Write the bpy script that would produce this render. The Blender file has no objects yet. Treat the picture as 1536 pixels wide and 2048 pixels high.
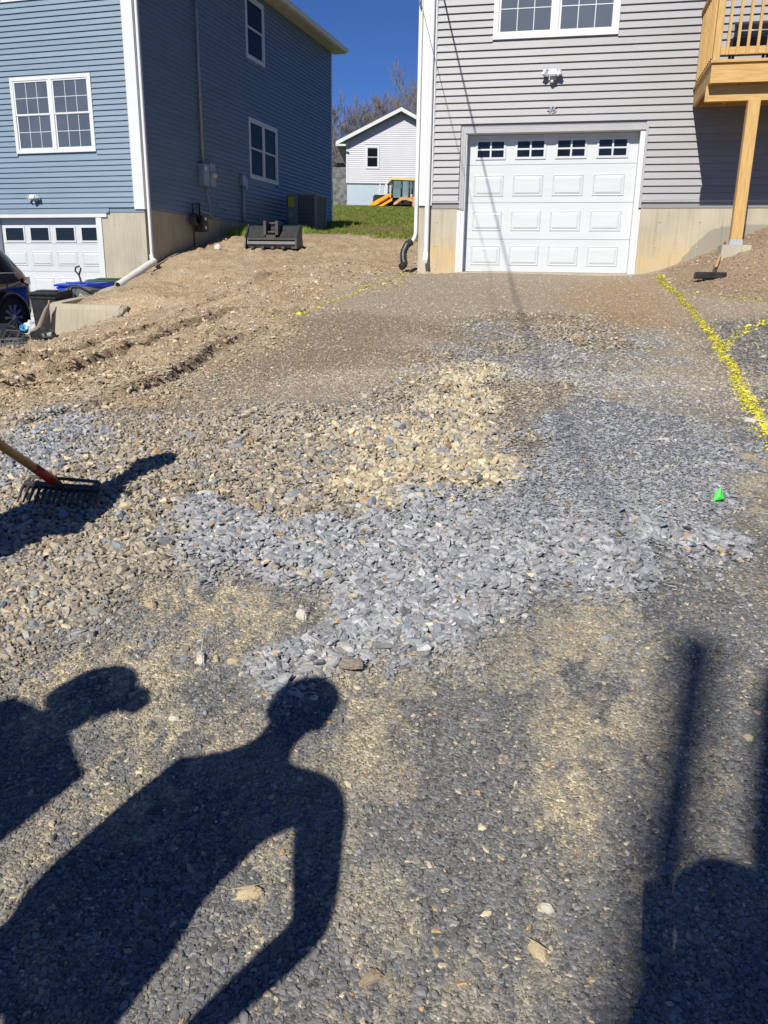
import bpy, bmesh, math, random
import numpy as np
from mathutils import Vector, Matrix
R = math.radians
scene = bpy.context.scene
# ------------------------------------------------------------ camera, sky, sun, exposure
H = 1.42                                    # the lens is this far above the gravel
PITCH, ROLL = R(16.34), R(0.9)
c_, s_ = math.cos(PITCH), math.sin(PITCH)
cr_, sr_ = math.cos(ROLL), math.sin(ROLL)
vr, vu, vf = Vector((1, 0, 0)), Vector((0, s_, c_)), Vector((0, c_, -s_))
right = cr_ * vr + sr_ * vu; up = -sr_ * vr + cr_ * vu
cam = bpy.data.cameras.new('camera'); camo = bpy.data.objects.new('camera', cam)
scene.collection.objects.link(camo); scene.camera = camo
Mx = Matrix((right, up, -vf)).transposed().to_4x4(); Mx.translation = Vector((0, 0, H)); camo.matrix_world = Mx
cam.sensor_fit = 'VERTICAL'; cam.sensor_height = 36; cam.lens = 36 * 1586 / 2048
cam.clip_start = 0.02; cam.clip_end = 2000
AZ, EL = R(23.8), R(39.0)
SD = Vector((math.sin(AZ) * math.cos(EL), math.cos(AZ) * math.cos(EL), -math.sin(EL)))   # the way the light travels
world = bpy.data.worlds.new('World'); scene.world = world; world.use_nodes = True
wn = world.node_tree.nodes; wl = world.node_tree.links
bg = wn['Background']; sky = wn.new('ShaderNodeTexSky'); sky.sky_type = 'NISHITA'; sky.sun_disc = False
sky.sun_elevation = EL; sky.sun_rotation = math.pi + AZ; sky.air_density = 0.62; sky.dust_density = 0.0; sky.ozone_density = 3.0; sky.altitude = 300
tint = wn.new('ShaderNodeMixRGB'); tint.blend_type = 'MULTIPLY'; tint.inputs[0].default_value = 1; tint.inputs[2].default_value = (.68, 1.0, 1.56, 1)   # a deep polarised blue
wl.new(sky.outputs[0], tint.inputs[1]); wl.new(tint.outputs[0], bg.inputs[0]); bg.inputs[1].default_value = 0.056
sun = bpy.data.lights.new('sun', 'SUN'); sun.energy = 5.0; sun.angle = R(0.53); sun.color = (1.0, 0.95, 0.85)
suno = bpy.data.objects.new('sun', sun); scene.collection.objects.link(suno)
suno.rotation_euler = SD.to_track_quat('-Z', 'Y').to_euler(); suno.location = (-8, -18, 18)
scene.view_settings.view_transform = 'Standard'; scene.view_settings.look = 'None'
scene.view_settings.exposure = 0.22; scene.view_settings.gamma = 1.0
scene.view_settings.use_curve_mapping = False
# ------------------------------------------------------------ helpers
rng = np.random.default_rng(7); random.seed(7)
def link(o): scene.collection.objects.link(o); return o
def tag(o, label=None, cat=None, group=None, kind=None):
    if label: o['label'] = label
    if cat: o['category'] = cat
    if group: o['group'] = group
    if kind: o['kind'] = kind
    return o
def thing(name, label, cat, loc=(0, 0, 0), rz=0.0, group=None):
    o = link(bpy.data.objects.new(name, None)); o.location = loc; o.rotation_euler = (0, 0, rz); o.empty_display_size = .1
    return tag(o, label, cat, group)
class MB:
    def __init__(s): s.v = []; s.f = []; s.m = []; s.mi = 0; s.sm = set()
    def add(s, vs, fs, smooth=False):
        b = len(s.v); s.v += [tuple(v) for v in vs]
        for f in fs:
            if smooth: s.sm.add(len(s.f))
            s.f.append(tuple(i + b for i in f)); s.m.append(s.mi)
        return s
    def box(s, x0, x1, y0, y1, z0, z1):
        vs = [(x, y, z) for z in (z0, z1) for y in (y0, y1) for x in (x0, x1)]
        return s.add(vs, [(0, 2, 3, 1), (4, 5, 7, 6), (0, 1, 5, 4), (2, 6, 7, 3), (0, 4, 6, 2), (1, 3, 7, 5)])
    def cham(s, x0, x1, y0, y1, z0, z1, b=.006):           # box with its edges along z and front chamfered
        p = [(x0 + b, y0), (x1 - b, y0), (x1, y0 + b), (x1, y1 - b), (x1 - b, y1), (x0 + b, y1), (x0, y1 - b), (x0, y0 + b)]
        return s.prism([(a, c) for a, c in p], z0, z1)
    def prism(s, poly, z0, z1):
        n = len(poly); vs = [(x, y, z0) for x, y in poly] + [(x, y, z1) for x, y in poly]
        return s.add(vs, [tuple(range(n))[::-1], tuple(range(n, 2 * n))] + [(i, (i + 1) % n, (i + 1) % n + n, i + n) for i in range(n)])
    def extr(s, poly, a0, a1, ax='x'):                      # poly in the plane across ax
        n = len(poly)
        if ax == 'x': f = lambda a, p: (a, p[0], p[1])
        elif ax == 'y': f = lambda a, p: (p[0], a, p[1])
        else: f = lambda a, p: (p[0], p[1], a)
        vs = [f(a0, p) for p in poly] + [f(a1, p) for p in poly]
        return s.add(vs, [tuple(range(n))[::-1], tuple(range(n, 2 * n))] + [(i, (i + 1) % n, (i + 1) % n + n, i + n) for i in range(n)])
    def tube(s, pts, r, n=8, caps=True, flat=1.0):
        pts = [Vector(p) for p in pts]; rs = r if isinstance(r, (list, tuple)) else [r] * len(pts)
        vs = []; ref = None
        for i, p in enumerate(pts):
            t = (pts[min(i + 1, len(pts) - 1)] - pts[max(i - 1, 0)]).normalized()
            if ref is None: ref = Vector((0, 0, 1)) if abs(t.z) < .9 else Vector((1, 0, 0))
            a = t.cross(ref).normalized(); b = a.cross(t).normalized(); ref = b
            for k in range(n):
                w = 2 * math.pi * k / n
                vs.append(p + a * math.cos(w) * rs[i] + b * math.sin(w) * rs[i] * flat)
        fs = [(i * n + k, i * n + (k + 1) % n, (i + 1) * n + (k + 1) % n, (i + 1) * n + k) for i in range(len(pts) - 1) for k in range(n)]
        s.add(vs, fs, True)
        if caps:
            m = (len(pts) - 1) * n; b0 = len(s.v) - len(vs)
            s.f += [tuple(b0 + k for k in range(n))[::-1], tuple(b0 + m + k for k in range(n))]; s.m += [s.mi, s.mi]
        return s
    def lathe(s, prof, n=20, M=None, smooth=True):
        vs = []
        for r_, z in prof:
            for k in range(n):
                w = 2 * math.pi * k / n; v = Vector((r_ * math.cos(w), r_ * math.sin(w), z)); vs.append(M @ v if M else v)
        fs = [(i * n + k, i * n + (k + 1) % n, (i + 1) * n + (k + 1) % n, (i + 1) * n + k) for i in range(len(prof) - 1) for k in range(n)]
        return s.add(vs, fs, smooth)
    def build(s, name, mat=None, parent=None, loc=None, rot=None, mesh_only=False):
        me = bpy.data.meshes.new(name); me.from_pydata(s.v, [], s.f)
        for m in (mat if isinstance(mat, (list, tuple)) else [mat]): me.materials.append(m)
        me.polygons.foreach_set('material_index', s.m)
        if s.sm: me.polygons.foreach_set('use_smooth', [i in s.sm for i in range(len(s.f))])
        bm = bmesh.new(); bm.from_mesh(me); bmesh.ops.recalc_face_normals(bm, faces=bm.faces[:]); bm.to_mesh(me); bm.free()
        me.update()
        if mesh_only: return me
        return place(name, me, parent, loc, rot)
def place(name, me, parent=None, loc=None, rot=None):
    o = link(bpy.data.objects.new(name, me))
    if parent: o.parent = parent
    if loc: o.location = loc
    if rot: o.rotation_euler = rot
    return o
def copy_tree(o, parent=None):
    c = o.copy(); link(c)
    if parent: c.parent = parent
    for ch in list(o.children): copy_tree(ch, c)
    return c
# ------------------------------------------------------------ materials
def mat(name, col, rough=.6, var=.12, scale=8.0, stretch=(1, 1, 1), bump=0.0, bscale=None, metal=0.0, spec=.5, col2=None, coat=0.0, fine=0.0):
    m = bpy.data.materials.new(name); m.use_nodes = True; n = m.node_tree.nodes; l = m.node_tree.links; p = n['Principled BSDF']
    p.inputs['Roughness'].default_value = rough; p.inputs['Metallic'].default_value = metal
    p.inputs['Specular IOR Level'].default_value = spec; p.inputs['Coat Weight'].default_value = coat
    tc = n.new('ShaderNodeTexCoord'); mp = n.new('ShaderNodeMapping'); l.new(tc.outputs['Object'], mp.inputs[0]); mp.inputs['Scale'].default_value = stretch
    oi = n.new('ShaderNodeObjectInfo'); ad = n.new('ShaderNodeVectorMath'); ad.operation = 'ADD'
    sc = n.new('ShaderNodeVectorMath'); sc.operation = 'SCALE'; sc.inputs[0].default_value = (31, 17, 23); l.new(oi.outputs['Random'], sc.inputs['Scale'])
    l.new(mp.outputs[0], ad.inputs[0]); l.new(sc.outputs[0], ad.inputs[1])
    nz = n.new('ShaderNodeTexNoise'); nz.inputs['Scale'].default_value = scale; nz.inputs['Detail'].default_value = 6; l.new(ad.outputs[0], nz.inputs['Vector'])
    rp = n.new('ShaderNodeValToRGB'); l.new(nz.outputs['Fac'], rp.inputs[0])
    c2 = col2 or tuple(max(0, c * (1 - var)) for c in col); c1 = tuple(min(1, c * (1 + var)) for c in col) if not col2 else col
    rp.color_ramp.elements[0].position = .32; rp.color_ramp.elements[1].position = .68
    rp.color_ramp.elements[0].color = (*c2, 1); rp.color_ramp.elements[1].color = (*c1, 1)
    hs = n.new('ShaderNodeMapRange'); hs.inputs[3].default_value = .955; hs.inputs[4].default_value = 1.045; l.new(oi.outputs['Random'], hs.inputs[0])
    sv = n.new('ShaderNodeVectorMath'); sv.operation = 'SCALE'; l.new(rp.outputs[0], sv.inputs[0]); l.new(hs.outputs[0], sv.inputs['Scale']); l.new(sv.outputs[0], p.inputs['Base Color'])
    if bump:
        b = n.new('ShaderNodeBump'); b.inputs['Strength'].default_value = bump; b.inputs['Distance'].default_value = .02
        nb_ = n.new('ShaderNodeTexNoise'); nb_.inputs['Scale'].default_value = bscale or scale * 6; nb_.inputs['Detail'].default_value = 5
        l.new(ad.outputs[0], nb_.inputs['Vector']); l.new(nb_.outputs['Fac'], b.inputs['Height']); l.new(b.outputs[0], p.inputs['Normal'])
    return m
M = {}
M['blue'] = mat('blue_vinyl', (.17, .238, .31), .45, .05, 1.5, (1, 1, 6), .12, 60)
M['grey'] = mat('grey_vinyl', (.243, .243, .257), .45, .05, 1.5, (1, 1, 6), .12, 60)
M['far'] = mat('pale_vinyl', (.50, .50, .53), .5, .04, 1.0)
M['white'] = mat('white_vinyl', (.62, .635, .64), .4, .03, 3, bump=.03)
M['door'] = mat('white_door_steel', (.56, .585, .60), .38, .03, 2, (1, 1, 8), .10, 90)
M['greytrim'] = mat('grey_trim', (.36, .36, .37), .45, .05, 3)
M['mullion'] = mat('grid_white', (.62, .66, .68), .4, .03, 3)
M['wood1'] = mat('new_pine_x', (.60, .385, .145), .65, .1, 3.0, (1.2, 14, 14), .25, 12, col2=(.46, .27, .085))
M['woodz'] = mat('new_pine_z', (.60, .385, .145), .65, .1, 3.0, (14, 14, 1.2), .25, 12, col2=(.46, .27, .085))
M['wood_y'] = mat('new_pine_y', (.60, .385, .145), .65, .1, 3.0, (14, 1.2, 14), .25, 12, col2=(.46, .27, .085))
M['handle'] = mat('ash_handle', (.42, .25, .10), .5, .2, 6, (6, 6, 1))
M['redpaint'] = mat('red_paint', (.42, .03, .015), .5, .25, 20)
M['black'] = mat('black_plastic', (.022, .023, .025), .42, .3, 12, bump=.05)
M['blackmetal'] = mat('black_steel', (.035, .035, .038), .5, .35, 9, bump=.12, col2=(.012, .012, .014))
M['iron'] = mat('dark_iron', (.05, .047, .042), .6, .3, 20, bump=.1)
M['grill'] = mat('grill_enamel', (.012, .012, .014), .14, .1, 5, coat=.6)
M['dgrey'] = mat('grey_plastic', (.10, .105, .11), .45, .15, 6, bump=.05)
M['binblue'] = mat('blue_plastic', (.012, .06, .55), .4, .12, 6)
M['bingreen'] = mat('green_plastic', (.02, .065, .055), .5, .15, 6)
M['metalgrey'] = mat('grey_metal', (.30, .32, .34), .45, .1, 6, metal=.3)
M['accoil'] = mat('unit_paint', (.17, .20, .20), .5, .1, 6)
M['silver'] = mat('bright_metal', (.50, .50, .50), .35, .05, 8, metal=.35)
M['glassf'] = mat('window_glass_screened', (.082, .098, .125), .22, .12, 1.2, spec=.6)
M['glassd'] = mat('dark_glass', (.008, .009, .011), .06, .1, 2, spec=.5)
M['glasss'] = mat('side_glass', (.008, .009, .013), .3, .2, 2, spec=.08)
M['carpaint'] = mat('car_paint_midnight', (.006, .008, .02), .12, .1, 3, coat=1.0)
M['tyre'] = mat('rubber', (.018, .018, .018), .8, .2, 20)
M['taillight'] = mat('red_lens', (.22, .006, .008), .15, .1, 5, coat=.8)
M['cyellow'] = mat('machine_yellow', (.78, .40, .02), .45, .12, 4)
M['corange'] = mat('boom_orange', (.62, .33, .14), .55, .15, 4)
M['pvc'] = mat('pvc_pipe', (.62, .61, .57), .4, .08, 6)
M['pvcin'] = mat('pvc_inside', (.45, .30, .10), .6, .15, 6)
M['soffit'] = mat('cream_soffit', (.60, .55, .44), .55, .05, 3)
M['shingle'] = mat('roof_shingle', (.08, .085, .09), .85, .25, 10, bump=.3)
M['asphalt'] = mat('old_asphalt', (.07, .07, .075), .85, .25, 14, bump=.4, bscale=120)
M['bark'] = mat('grey_bark', (.13, .11, .095), .9, .3, 14, (1, 1, .3), .4)
M['twig'] = mat('twig_bark', (.20, .175, .16), .9, .25, 9)
M['skin'] = mat('skin', (.46, .26, .18), .5, .08, 20)
M['hair'] = mat('brown_hair', (.045, .028, .018), .7, .3, 60, (1, 1, .2), .3)
M['denim'] = mat('denim', (.035, .055, .11), .85, .25, 30, bump=.2)
M['shirt'] = mat('navy_shirt', (.03, .04, .07), .85, .2, 12, bump=.15)
M['shirt2'] = mat('hiviz_shirt', (.30, .42, .02), .8, .15, 12, bump=.15)
M['shirt3'] = mat('grey_hoodie', (.13, .13, .14), .9, .2, 12, bump=.15)
M['boots'] = mat('tan_boots', (.20, .11, .05), .75, .25, 20, bump=.2)
M['cap'] = mat('black_cap', (.02, .02, .025), .8, .2, 30)
M['bluetub'] = mat('light_blue_plastic', (.08, .28, .62), .4, .1, 6)
M['cloth'] = mat('brown_canvas', (.20, .165, .14), .85, .3, 9, (1, 1, .3), .3)
M['label'] = mat('yellow_label', (.45, .38, .01), .5, .05, 6)
M['green'] = mat('green_paper', (.05, .72, .06), .5, .15, 60)
M['silverpaint'] = mat('spoke_alloy', (.55, .56, .58), .3, .05, 8, metal=.7)
M['skyglass'] = mat('cab_glass', (.16, .25, .27), .08, .3, 1.5, spec=.6)
def concrete():
    m = mat('poured_concrete', (.47, .425, .325), .85, .1, 2.2, (1, 1, .6), .25, 55, col2=(.37, .335, .26)); n = m.node_tree.nodes; l = m.node_tree.links
    p = n['Principled BSDF']; src = p.inputs['Base Color'].links[0].from_socket
    at = n.new('ShaderNodeAttribute'); at.attribute_name = 'stain'                      # soil stain and former backfill line, real marks on the wall
    mx = n.new('ShaderNodeMixRGB'); mx.inputs[2].default_value = (.58, .40, .17, 1)
    sp = n.new('ShaderNodeSeparateColor'); l.new(at.outputs['Color'], sp.inputs[0])
    mul = n.new('ShaderNodeMath'); mul.operation = 'MULTIPLY'; nz = n.new('ShaderNodeTexNoise'); nz.inputs['Scale'].default_value = 5; nz.inputs['Detail'].default_value = 8
    mr = n.new('ShaderNodeMapRange'); mr.inputs[1].default_value = .35; mr.inputs[2].default_value = .6; l.new(nz.outputs['Fac'], mr.inputs[0])
    l.new(sp.outputs[0], mul.inputs[0]); l.new(mr.outputs[0], mul.inputs[1]); l.new(mul.outputs[0], mx.inputs[0]); l.new(src, mx.inputs[1])
    mx2 = n.new('ShaderNodeMixRGB'); mx2.inputs[2].default_value = (.20, .19, .16, 1); l.new(sp.outputs[1], mx2.inputs[0]); l.new(mx.outputs[0], mx2.inputs[1])
    tc = n.new('ShaderNodeTexCoord'); mp = n.new('ShaderNodeMapping'); mp.inputs['Scale'].default_value = (9, 9, .5); l.new(tc.outputs['Object'], mp.inputs[0])
    st = n.new('ShaderNodeTexNoise'); st.inputs['Scale'].default_value = 3; st.inputs['Detail'].default_value = 4; l.new(mp.outputs[0], st.inputs['Vector'])
    mr2 = n.new('ShaderNodeMapRange'); mr2.inputs[1].default_value = .5; mr2.inputs[2].default_value = .75; mr2.inputs[4].default_value = .5; l.new(st.outputs['Fac'], mr2.inputs[0])
    mx3 = n.new('ShaderNodeMixRGB'); mx3.blend_type = 'MULTIPLY'; mx3.inputs[2].default_value = (.62, .63, .6, 1); l.new(mr2.outputs[0], mx3.inputs[0]); l.new(mx2.outputs[0], mx3.inputs[1])
    l.new(mx3.outputs[0], p.inputs['Base Color']); return m
M['conc'] = concrete()
# ------------------------------------------------------------ terrain
G, B = R(12.33), R(16.35)
P0 = Vector((1.17262, 14.10717, .15304)); Pb = Vector((-5.07052, 17.95308, 1.2449))
xg = Vector((math.cos(G), -math.sin(G), 0)); ng = Vector((math.sin(G), math.cos(G), 0))
xb = Vector((math.cos(B), -math.sin(B), 0)); nb = Vector((math.sin(B), math.cos(B), 0))
def gp(al, out, z): p = P0 + xg * al - ng * out; return (p.x, p.y, z)
def bp(al, out, z): p = Pb + xb * al - nb * out; return (p.x, p.y, z)
CP = [(0,-3,-1.62),(0,0,-H),(-3,-3,-1.66),(3,-3,-1.6),(1.5,0,-1.41),(-1.5,0,-1.44),(0,3,-1.10),(1.6,3,-1.10),(-1.5,3,-1.13),(-2.6,3,-1.17),(3,3,-1.1),
(0,6,-.76),(2,6,-.76),(-1.6,6,-.80),(-3.2,6,-.98),(-5,6,-1.1),(4,6,-.78),(6,6,-.7),(0,9,-.42),(2,9,-.42),(4,9,-.42),(-1.5,9,-.46),(-3.2,9,-.78),(-4.6,9.5,-.97),(6.5,9,-.3),
(.5,11.5,-.14),(2.5,11.5,-.12),(3.6,11.3,-.12),(-1,11.5,-.16),(-3,11.5,-.62),(-4.6,11.8,-1.02),
gp(-.6,0,.10),gp(0,0,.13),gp(1.4,0,.13),gp(2.85,0,.13),gp(3.15,0,.17),gp(3.5,0,.29),gp(4.1,0,.52),gp(4.8,0,.86),gp(6.5,0,1.4),
gp(3.3,.9,.13),gp(4.15,1.5,.45),gp(3.6,1.8,.12),gp(4.9,1.5,.62),gp(5,2.8,.1),gp(3.2,2.5,-.08),gp(6.5,2,1.0),gp(6.5,4,.2),gp(-.9,1,.06),gp(-.9,-2,.45),gp(-1,-6,1.0),gp(-1,-10,1.5),
bp(1.4,3.15,-.72),bp(.5,3.15,-.9),bp(-.2,3.15,-1.1),bp(-2,3.2,-1.1),bp(2.6,3,-.42),bp(4,3,0.02),bp(1.2,1.6,-.3),bp(.4,1,-.0),bp(2.5,1.2,.1),bp(4,0,.35),
bp(.1,.1,.1),bp(.0,-.8,.43),bp(.0,-2.06,.66),bp(0,-2.8,.87),bp(0,-3.6,1.03),bp(0,-4.2,1.09),bp(0,-6.8,1.27),bp(0,-9.1,1.5),bp(0,-11.3,1.69),bp(2,-2.5,.72),bp(2,-5,1.05),bp(3.5,-8,1.35),bp(2,-11,1.72),bp(5,-3,.62),
(3,40,3.0),(-2,42,3.3),(-3,33,1.15),(0,33,1.3),(-1,36.5,1.75),(-5,36,1.6),(-6,50,4.1),(3,50,4.1),(10,50,4.1),(-8,70,5),(8,70,5),(12,32,1.8),(-14,40,3),(9,14,1.6),(12,10,.6),(-9,10,-1.1),(-12,16,-1.1),(-8,3,-1.25),(8,0,-1.3),(-9,-6,-1.8),(9,-6,-1.7),(0,-10,-2.0),(0,-25,-2.6),(-15,-25,-2.7),(20,-25,-2.5),(25,10,1),(-25,10,-1.1),(25,50,4.2),(-25,55,4)]
CPa = np.array(CP, float)
EPS = .15
def _w():
    n = len(CPa); D = np.sqrt(((CPa[:, None, :2] - CPa[None, :, :2]) ** 2).sum(2) + EPS ** 2)
    A = np.zeros((n + 3, n + 3)); A[:n, :n] = D - .02 * np.eye(n); P = np.c_[np.ones(n), CPa[:, :2]]; A[:n, n:] = P; A[n:, :n] = P.T
    return np.linalg.solve(A, np.r_[CPa[:, 2], 0, 0, 0])
TW = _w()
def sstep(x, a, b):
    t = np.clip((x - a) / (b - a), 0, 1); return t * t * (3 - 2 * t)
def F(x, y):                                    # smooth height of the ground (world z, the lens at H)
    x = np.asarray(x, float); y = np.asarray(y, float); o = TW[-3] + TW[-2] * x + TW[-1] * y
    for (a, b, _), w in zip(CP, TW[:-3]): o = o + w * np.sqrt((x - a) ** 2 + (y - b) ** 2 + EPS ** 2)
    al = (x - Pb.x) * xb.x + (y - Pb.y) * xb.y; out = -((x - Pb.x) * nb.x + (y - Pb.y) * nb.y)
    o = o + .30 * sstep(out, 3.02, 2.86) * sstep(out, 1.2, 2.4) * sstep(al, -.30, -.14) * sstep(al, 2.4, 1.35)
    o = np.where((al < -.2) & (out < 3.1) & (out > -12), np.minimum(o, -1.5), o)
    return o + H
def gz(x, y): return float(F(x, y))
def _hash(ix, iy, seed):
    h = (ix.astype(np.int64) * 374761393 + iy.astype(np.int64) * 668265263 + seed * 974711) & 0x7fffffff
    h = ((h ^ (h >> 13)) * 1274126177) & 0x7fffffff
    return ((h ^ (h >> 16)) & 0xffff) / 65535.0
def vnoise(x, y, seed=0):
    ix = np.floor(x); iy = np.floor(y); fx = x - ix; fy = y - iy; fx = fx * fx * (3 - 2 * fx); fy = fy * fy * (3 - 2 * fy)
    a = _hash(ix, iy, seed); b = _hash(ix + 1, iy, seed); c = _hash(ix, iy + 1, seed); d = _hash(ix + 1, iy + 1, seed)
    return (a * (1 - fx) + b * fx) * (1 - fy) + (c * (1 - fx) + d * fx) * fy
def fbm(x, y, sc, oct=4, seed=0):
    x = np.asarray(x, float); y = np.asarray(y, float); o = 0; amp = 1; t = 0
    for k in range(oct): o = o + amp * vnoise(x * sc, y * sc, seed + k * 17); t += amp; amp *= .5; sc *= 2.03
    return o / t
def polysd(x, y, poly):                         # signed distance, positive inside
    d = np.full(np.shape(x), 1e9); ins = np.zeros(np.shape(x), bool); n = len(poly)
    for i in range(n):
        ax, ay = poly[i]; bx, by = poly[(i + 1) % n]; ex, ey = bx - ax, by - ay
        t = np.clip(((x - ax) * ex + (y - ay) * ey) / (ex * ex + ey * ey + 1e-9), 0, 1)
        d = np.minimum(d, np.hypot(x - ax - t * ex, y - ay - t * ey))
        c = ((ay > y) != (by > y)) & (x < ex * (y - ay) / (ey if abs(ey) > 1e-9 else 1e-9) + ax); ins ^= c
    return np.where(ins, d, -d)
def linesd(x, y, pl):
    d = np.full(np.shape(x), 1e9)
    for (ax, ay), (bx, by) in zip(pl[:-1], pl[1:]):
        ex, ey = bx - ax, by - ay; t = np.clip(((x - ax) * ex + (y - ay) * ey) / (ex * ex + ey * ey), 0, 1)
        d = np.minimum(d, np.hypot(x - ax - t * ex, y - ay - t * ey))
    return d
Z = {
'grey': [(2.25,4.59),(1.85,3.88),(1.51,3.4),(1.56,3.2),(1.28,3.02),(1.0,2.82),(0.41,2.55),(0.29,2.37),(0.04,2.36),(-0.22,2.24),(-0.4,2.15),(-0.43,2.32),(-0.27,2.42),(-0.26,2.75),(-0.6,2.81),(-0.84,2.87),(-0.99,3.12),(-0.88,3.64),(-0.45,3.29),(-0.15,3.43),(0.22,3.58),(0.58,3.82),(0.81,4.16),(0.95,4.79),(1.24,5.63),(1.71,5.66),(2.03,5.08)],
'grey2': [(0.31,3.59),(0.82,4.08),(0.9,4.89),(0.69,6.19),(0.4,6.52),(0.55,8.36),(1.21,8.73),(1.95,7.74),(3.06,8.97),(2.5,6.37),(2.22,4.98),(0.75,3.42)],
'grey3': [(-2.45,4.97),(-2.42,5.6),(-2.07,5.43),(-1.73,4.74),(-1.77,4.19),(-1.93,3.83)],
'tanst': [(-0.21,4.75),(0.22,5.08),(0.36,6.52),(0.75,6.36),(0.77,5.1),(0.87,4.5),(0.81,3.86),(0.35,3.44),(-0.02,3.61),(-0.13,4.06)],
'gravel': [(-2.41,3.8),(-2.5,5.1),(-1.5,5.4),(-.8,5.3),(-.23,5.3),(.35,7.1),(1.1,9.2),(2.95,9.6),(2.42,7.57),(1.22,5.91),(0.73,3.86),(-0.15,3.35),(-0.27,2.75),(-0.65,2.87),(-0.8,2.5),(-1.03,2.29),(-1.2,2.24),(-1.67,2.24)],
'dirt': [(-7.29,10.9),(-5.98,12.46),(-6.14,15.23),(-4.96,16.12),(-5.1,19.94),(-3.8,21.5),(0.86,22.89),(0.82,14.31),(0.38,14.05),(-1.14,8.69),(-1.56,7.1),(-1.69,5.66),(-2.08,5.37),(-2.51,5.1),(-3.3,4.79)],
'orange': [(3.04,13.09),(3.91,12.11),(3.54,10.09),(2.97,8.67),(2.4,9.2),(2.44,10.69)],
'bank': [(4.27,13.14),(6.31,13.98),(9,16),(9,11),(5.32,9.45),(4.3,10.04),(3.87,10.54)],
'moist': [(-1.65,5.4),(-1.85,6.6),(-1.25,8.6),(-.4,9.4),(.7,8.8),(-.3,6.5),(-1.4,5.9)],
'dark': [(3.55,9.25),(5.24,9.28),(2.75,4.62),(2.32,4.79),(2.9,6.78)],
'dust': [(0.6,2.52),(0.9,2.74),(0.71,2.4),(0.64,2.01),(0.53,1.63),(0.39,1.41),(0.37,1.24),(0.47,1.24),(0.33,1.2),(0.29,1.29),(0.4,1.62),(0.43,2.0)],
'dust2': [(-0.88,2.79),(-0.61,2.87),(-0.26,2.6),(-0.39,2.29),(-0.53,2.29),(-0.64,2.11),(-0.87,1.88),(-1.08,1.99),(-1.21,2.26),(-0.86,2.41)],
'dust3': [(2.08,4.57),(2.75,4.62),(1.99,3.21),(1.7,3.52)],
'dust4': [(-0.2,2.3),(0.09,2.3),(0.11,2.02),(-0.05,1.77),(-0.11,1.89),(-0.12,2.11)],
'dust5': [(-0.74,2.04),(-0.36,1.93),(-0.44,1.77),(-0.59,1.54),(-0.72,1.33),(-0.78,1.33),(-0.88,1.54),(-0.79,1.78)]}
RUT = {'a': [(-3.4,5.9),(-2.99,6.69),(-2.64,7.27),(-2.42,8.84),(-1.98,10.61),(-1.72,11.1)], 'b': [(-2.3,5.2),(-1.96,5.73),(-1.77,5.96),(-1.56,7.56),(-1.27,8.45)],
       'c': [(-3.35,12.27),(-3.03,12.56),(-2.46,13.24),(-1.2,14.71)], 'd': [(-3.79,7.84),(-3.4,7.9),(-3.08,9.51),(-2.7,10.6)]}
Y1 = [(0.32,14.0),(0.15,12.75),(-0.25,11.7),(-0.56,10.79),(-0.83,10.15),(-0.98,9.21),(-1.22,8.7)]
Y2 = [(4.17,12.86),(3.84,11.33),(3.67,10.04),(3.51,8.99),(3.16,7.65),(2.82,6.41),(2.56,5.48),(2.37,4.79),(2.2,4.2)]
Y3 = [(3.92,10.57),(4.14,10.24),(4.36,10.01),(4.6,9.85)]
Y4 = [(3.11,7.53),(3.46,8.17),(3.94,8.85),(4.6,9.4)]
LAWN = [(-2.4,24.2),(-.7,24.2),(.4,20.6),(1.6,18.6),(8,20),(14,50),(-16,52),(-14,30),(-2.4,29.5)]
def linesg(x, y, pl):                          # signed distance, positive on the left of the line
    best = np.full(np.shape(x), 1e9); sg = np.zeros(np.shape(x)); f = np.zeros(np.shape(x))
    for i, ((ax, ay), (bx, by)) in enumerate(zip(pl[:-1], pl[1:])):
        ex, ey = bx - ax, by - ay; tt = ((x - ax) * ex + (y - ay) * ey) / (ex * ex + ey * ey); t = np.clip(tt, 0, 1); d = np.hypot(x - ax - t * ex, y - ay - t * ey); c = np.sign(ex * (y - ay) - ey * (x - ax)); m = d < best
        best = np.where(m, d, best); sg = np.where(m, c, sg); f = np.where(m, (i + t) / (len(pl) - 1), f)
    return best * sg, f
def zone(k, x, y, soft, namp=.12, nsc=3.0):
    sd = polysd(x, y, Z[k]) + (fbm(x, y, nsc, 4, 5 + sum(map(ord, k))) - .5) * 2 * namp
    return sstep(sd, -soft, soft)
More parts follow.
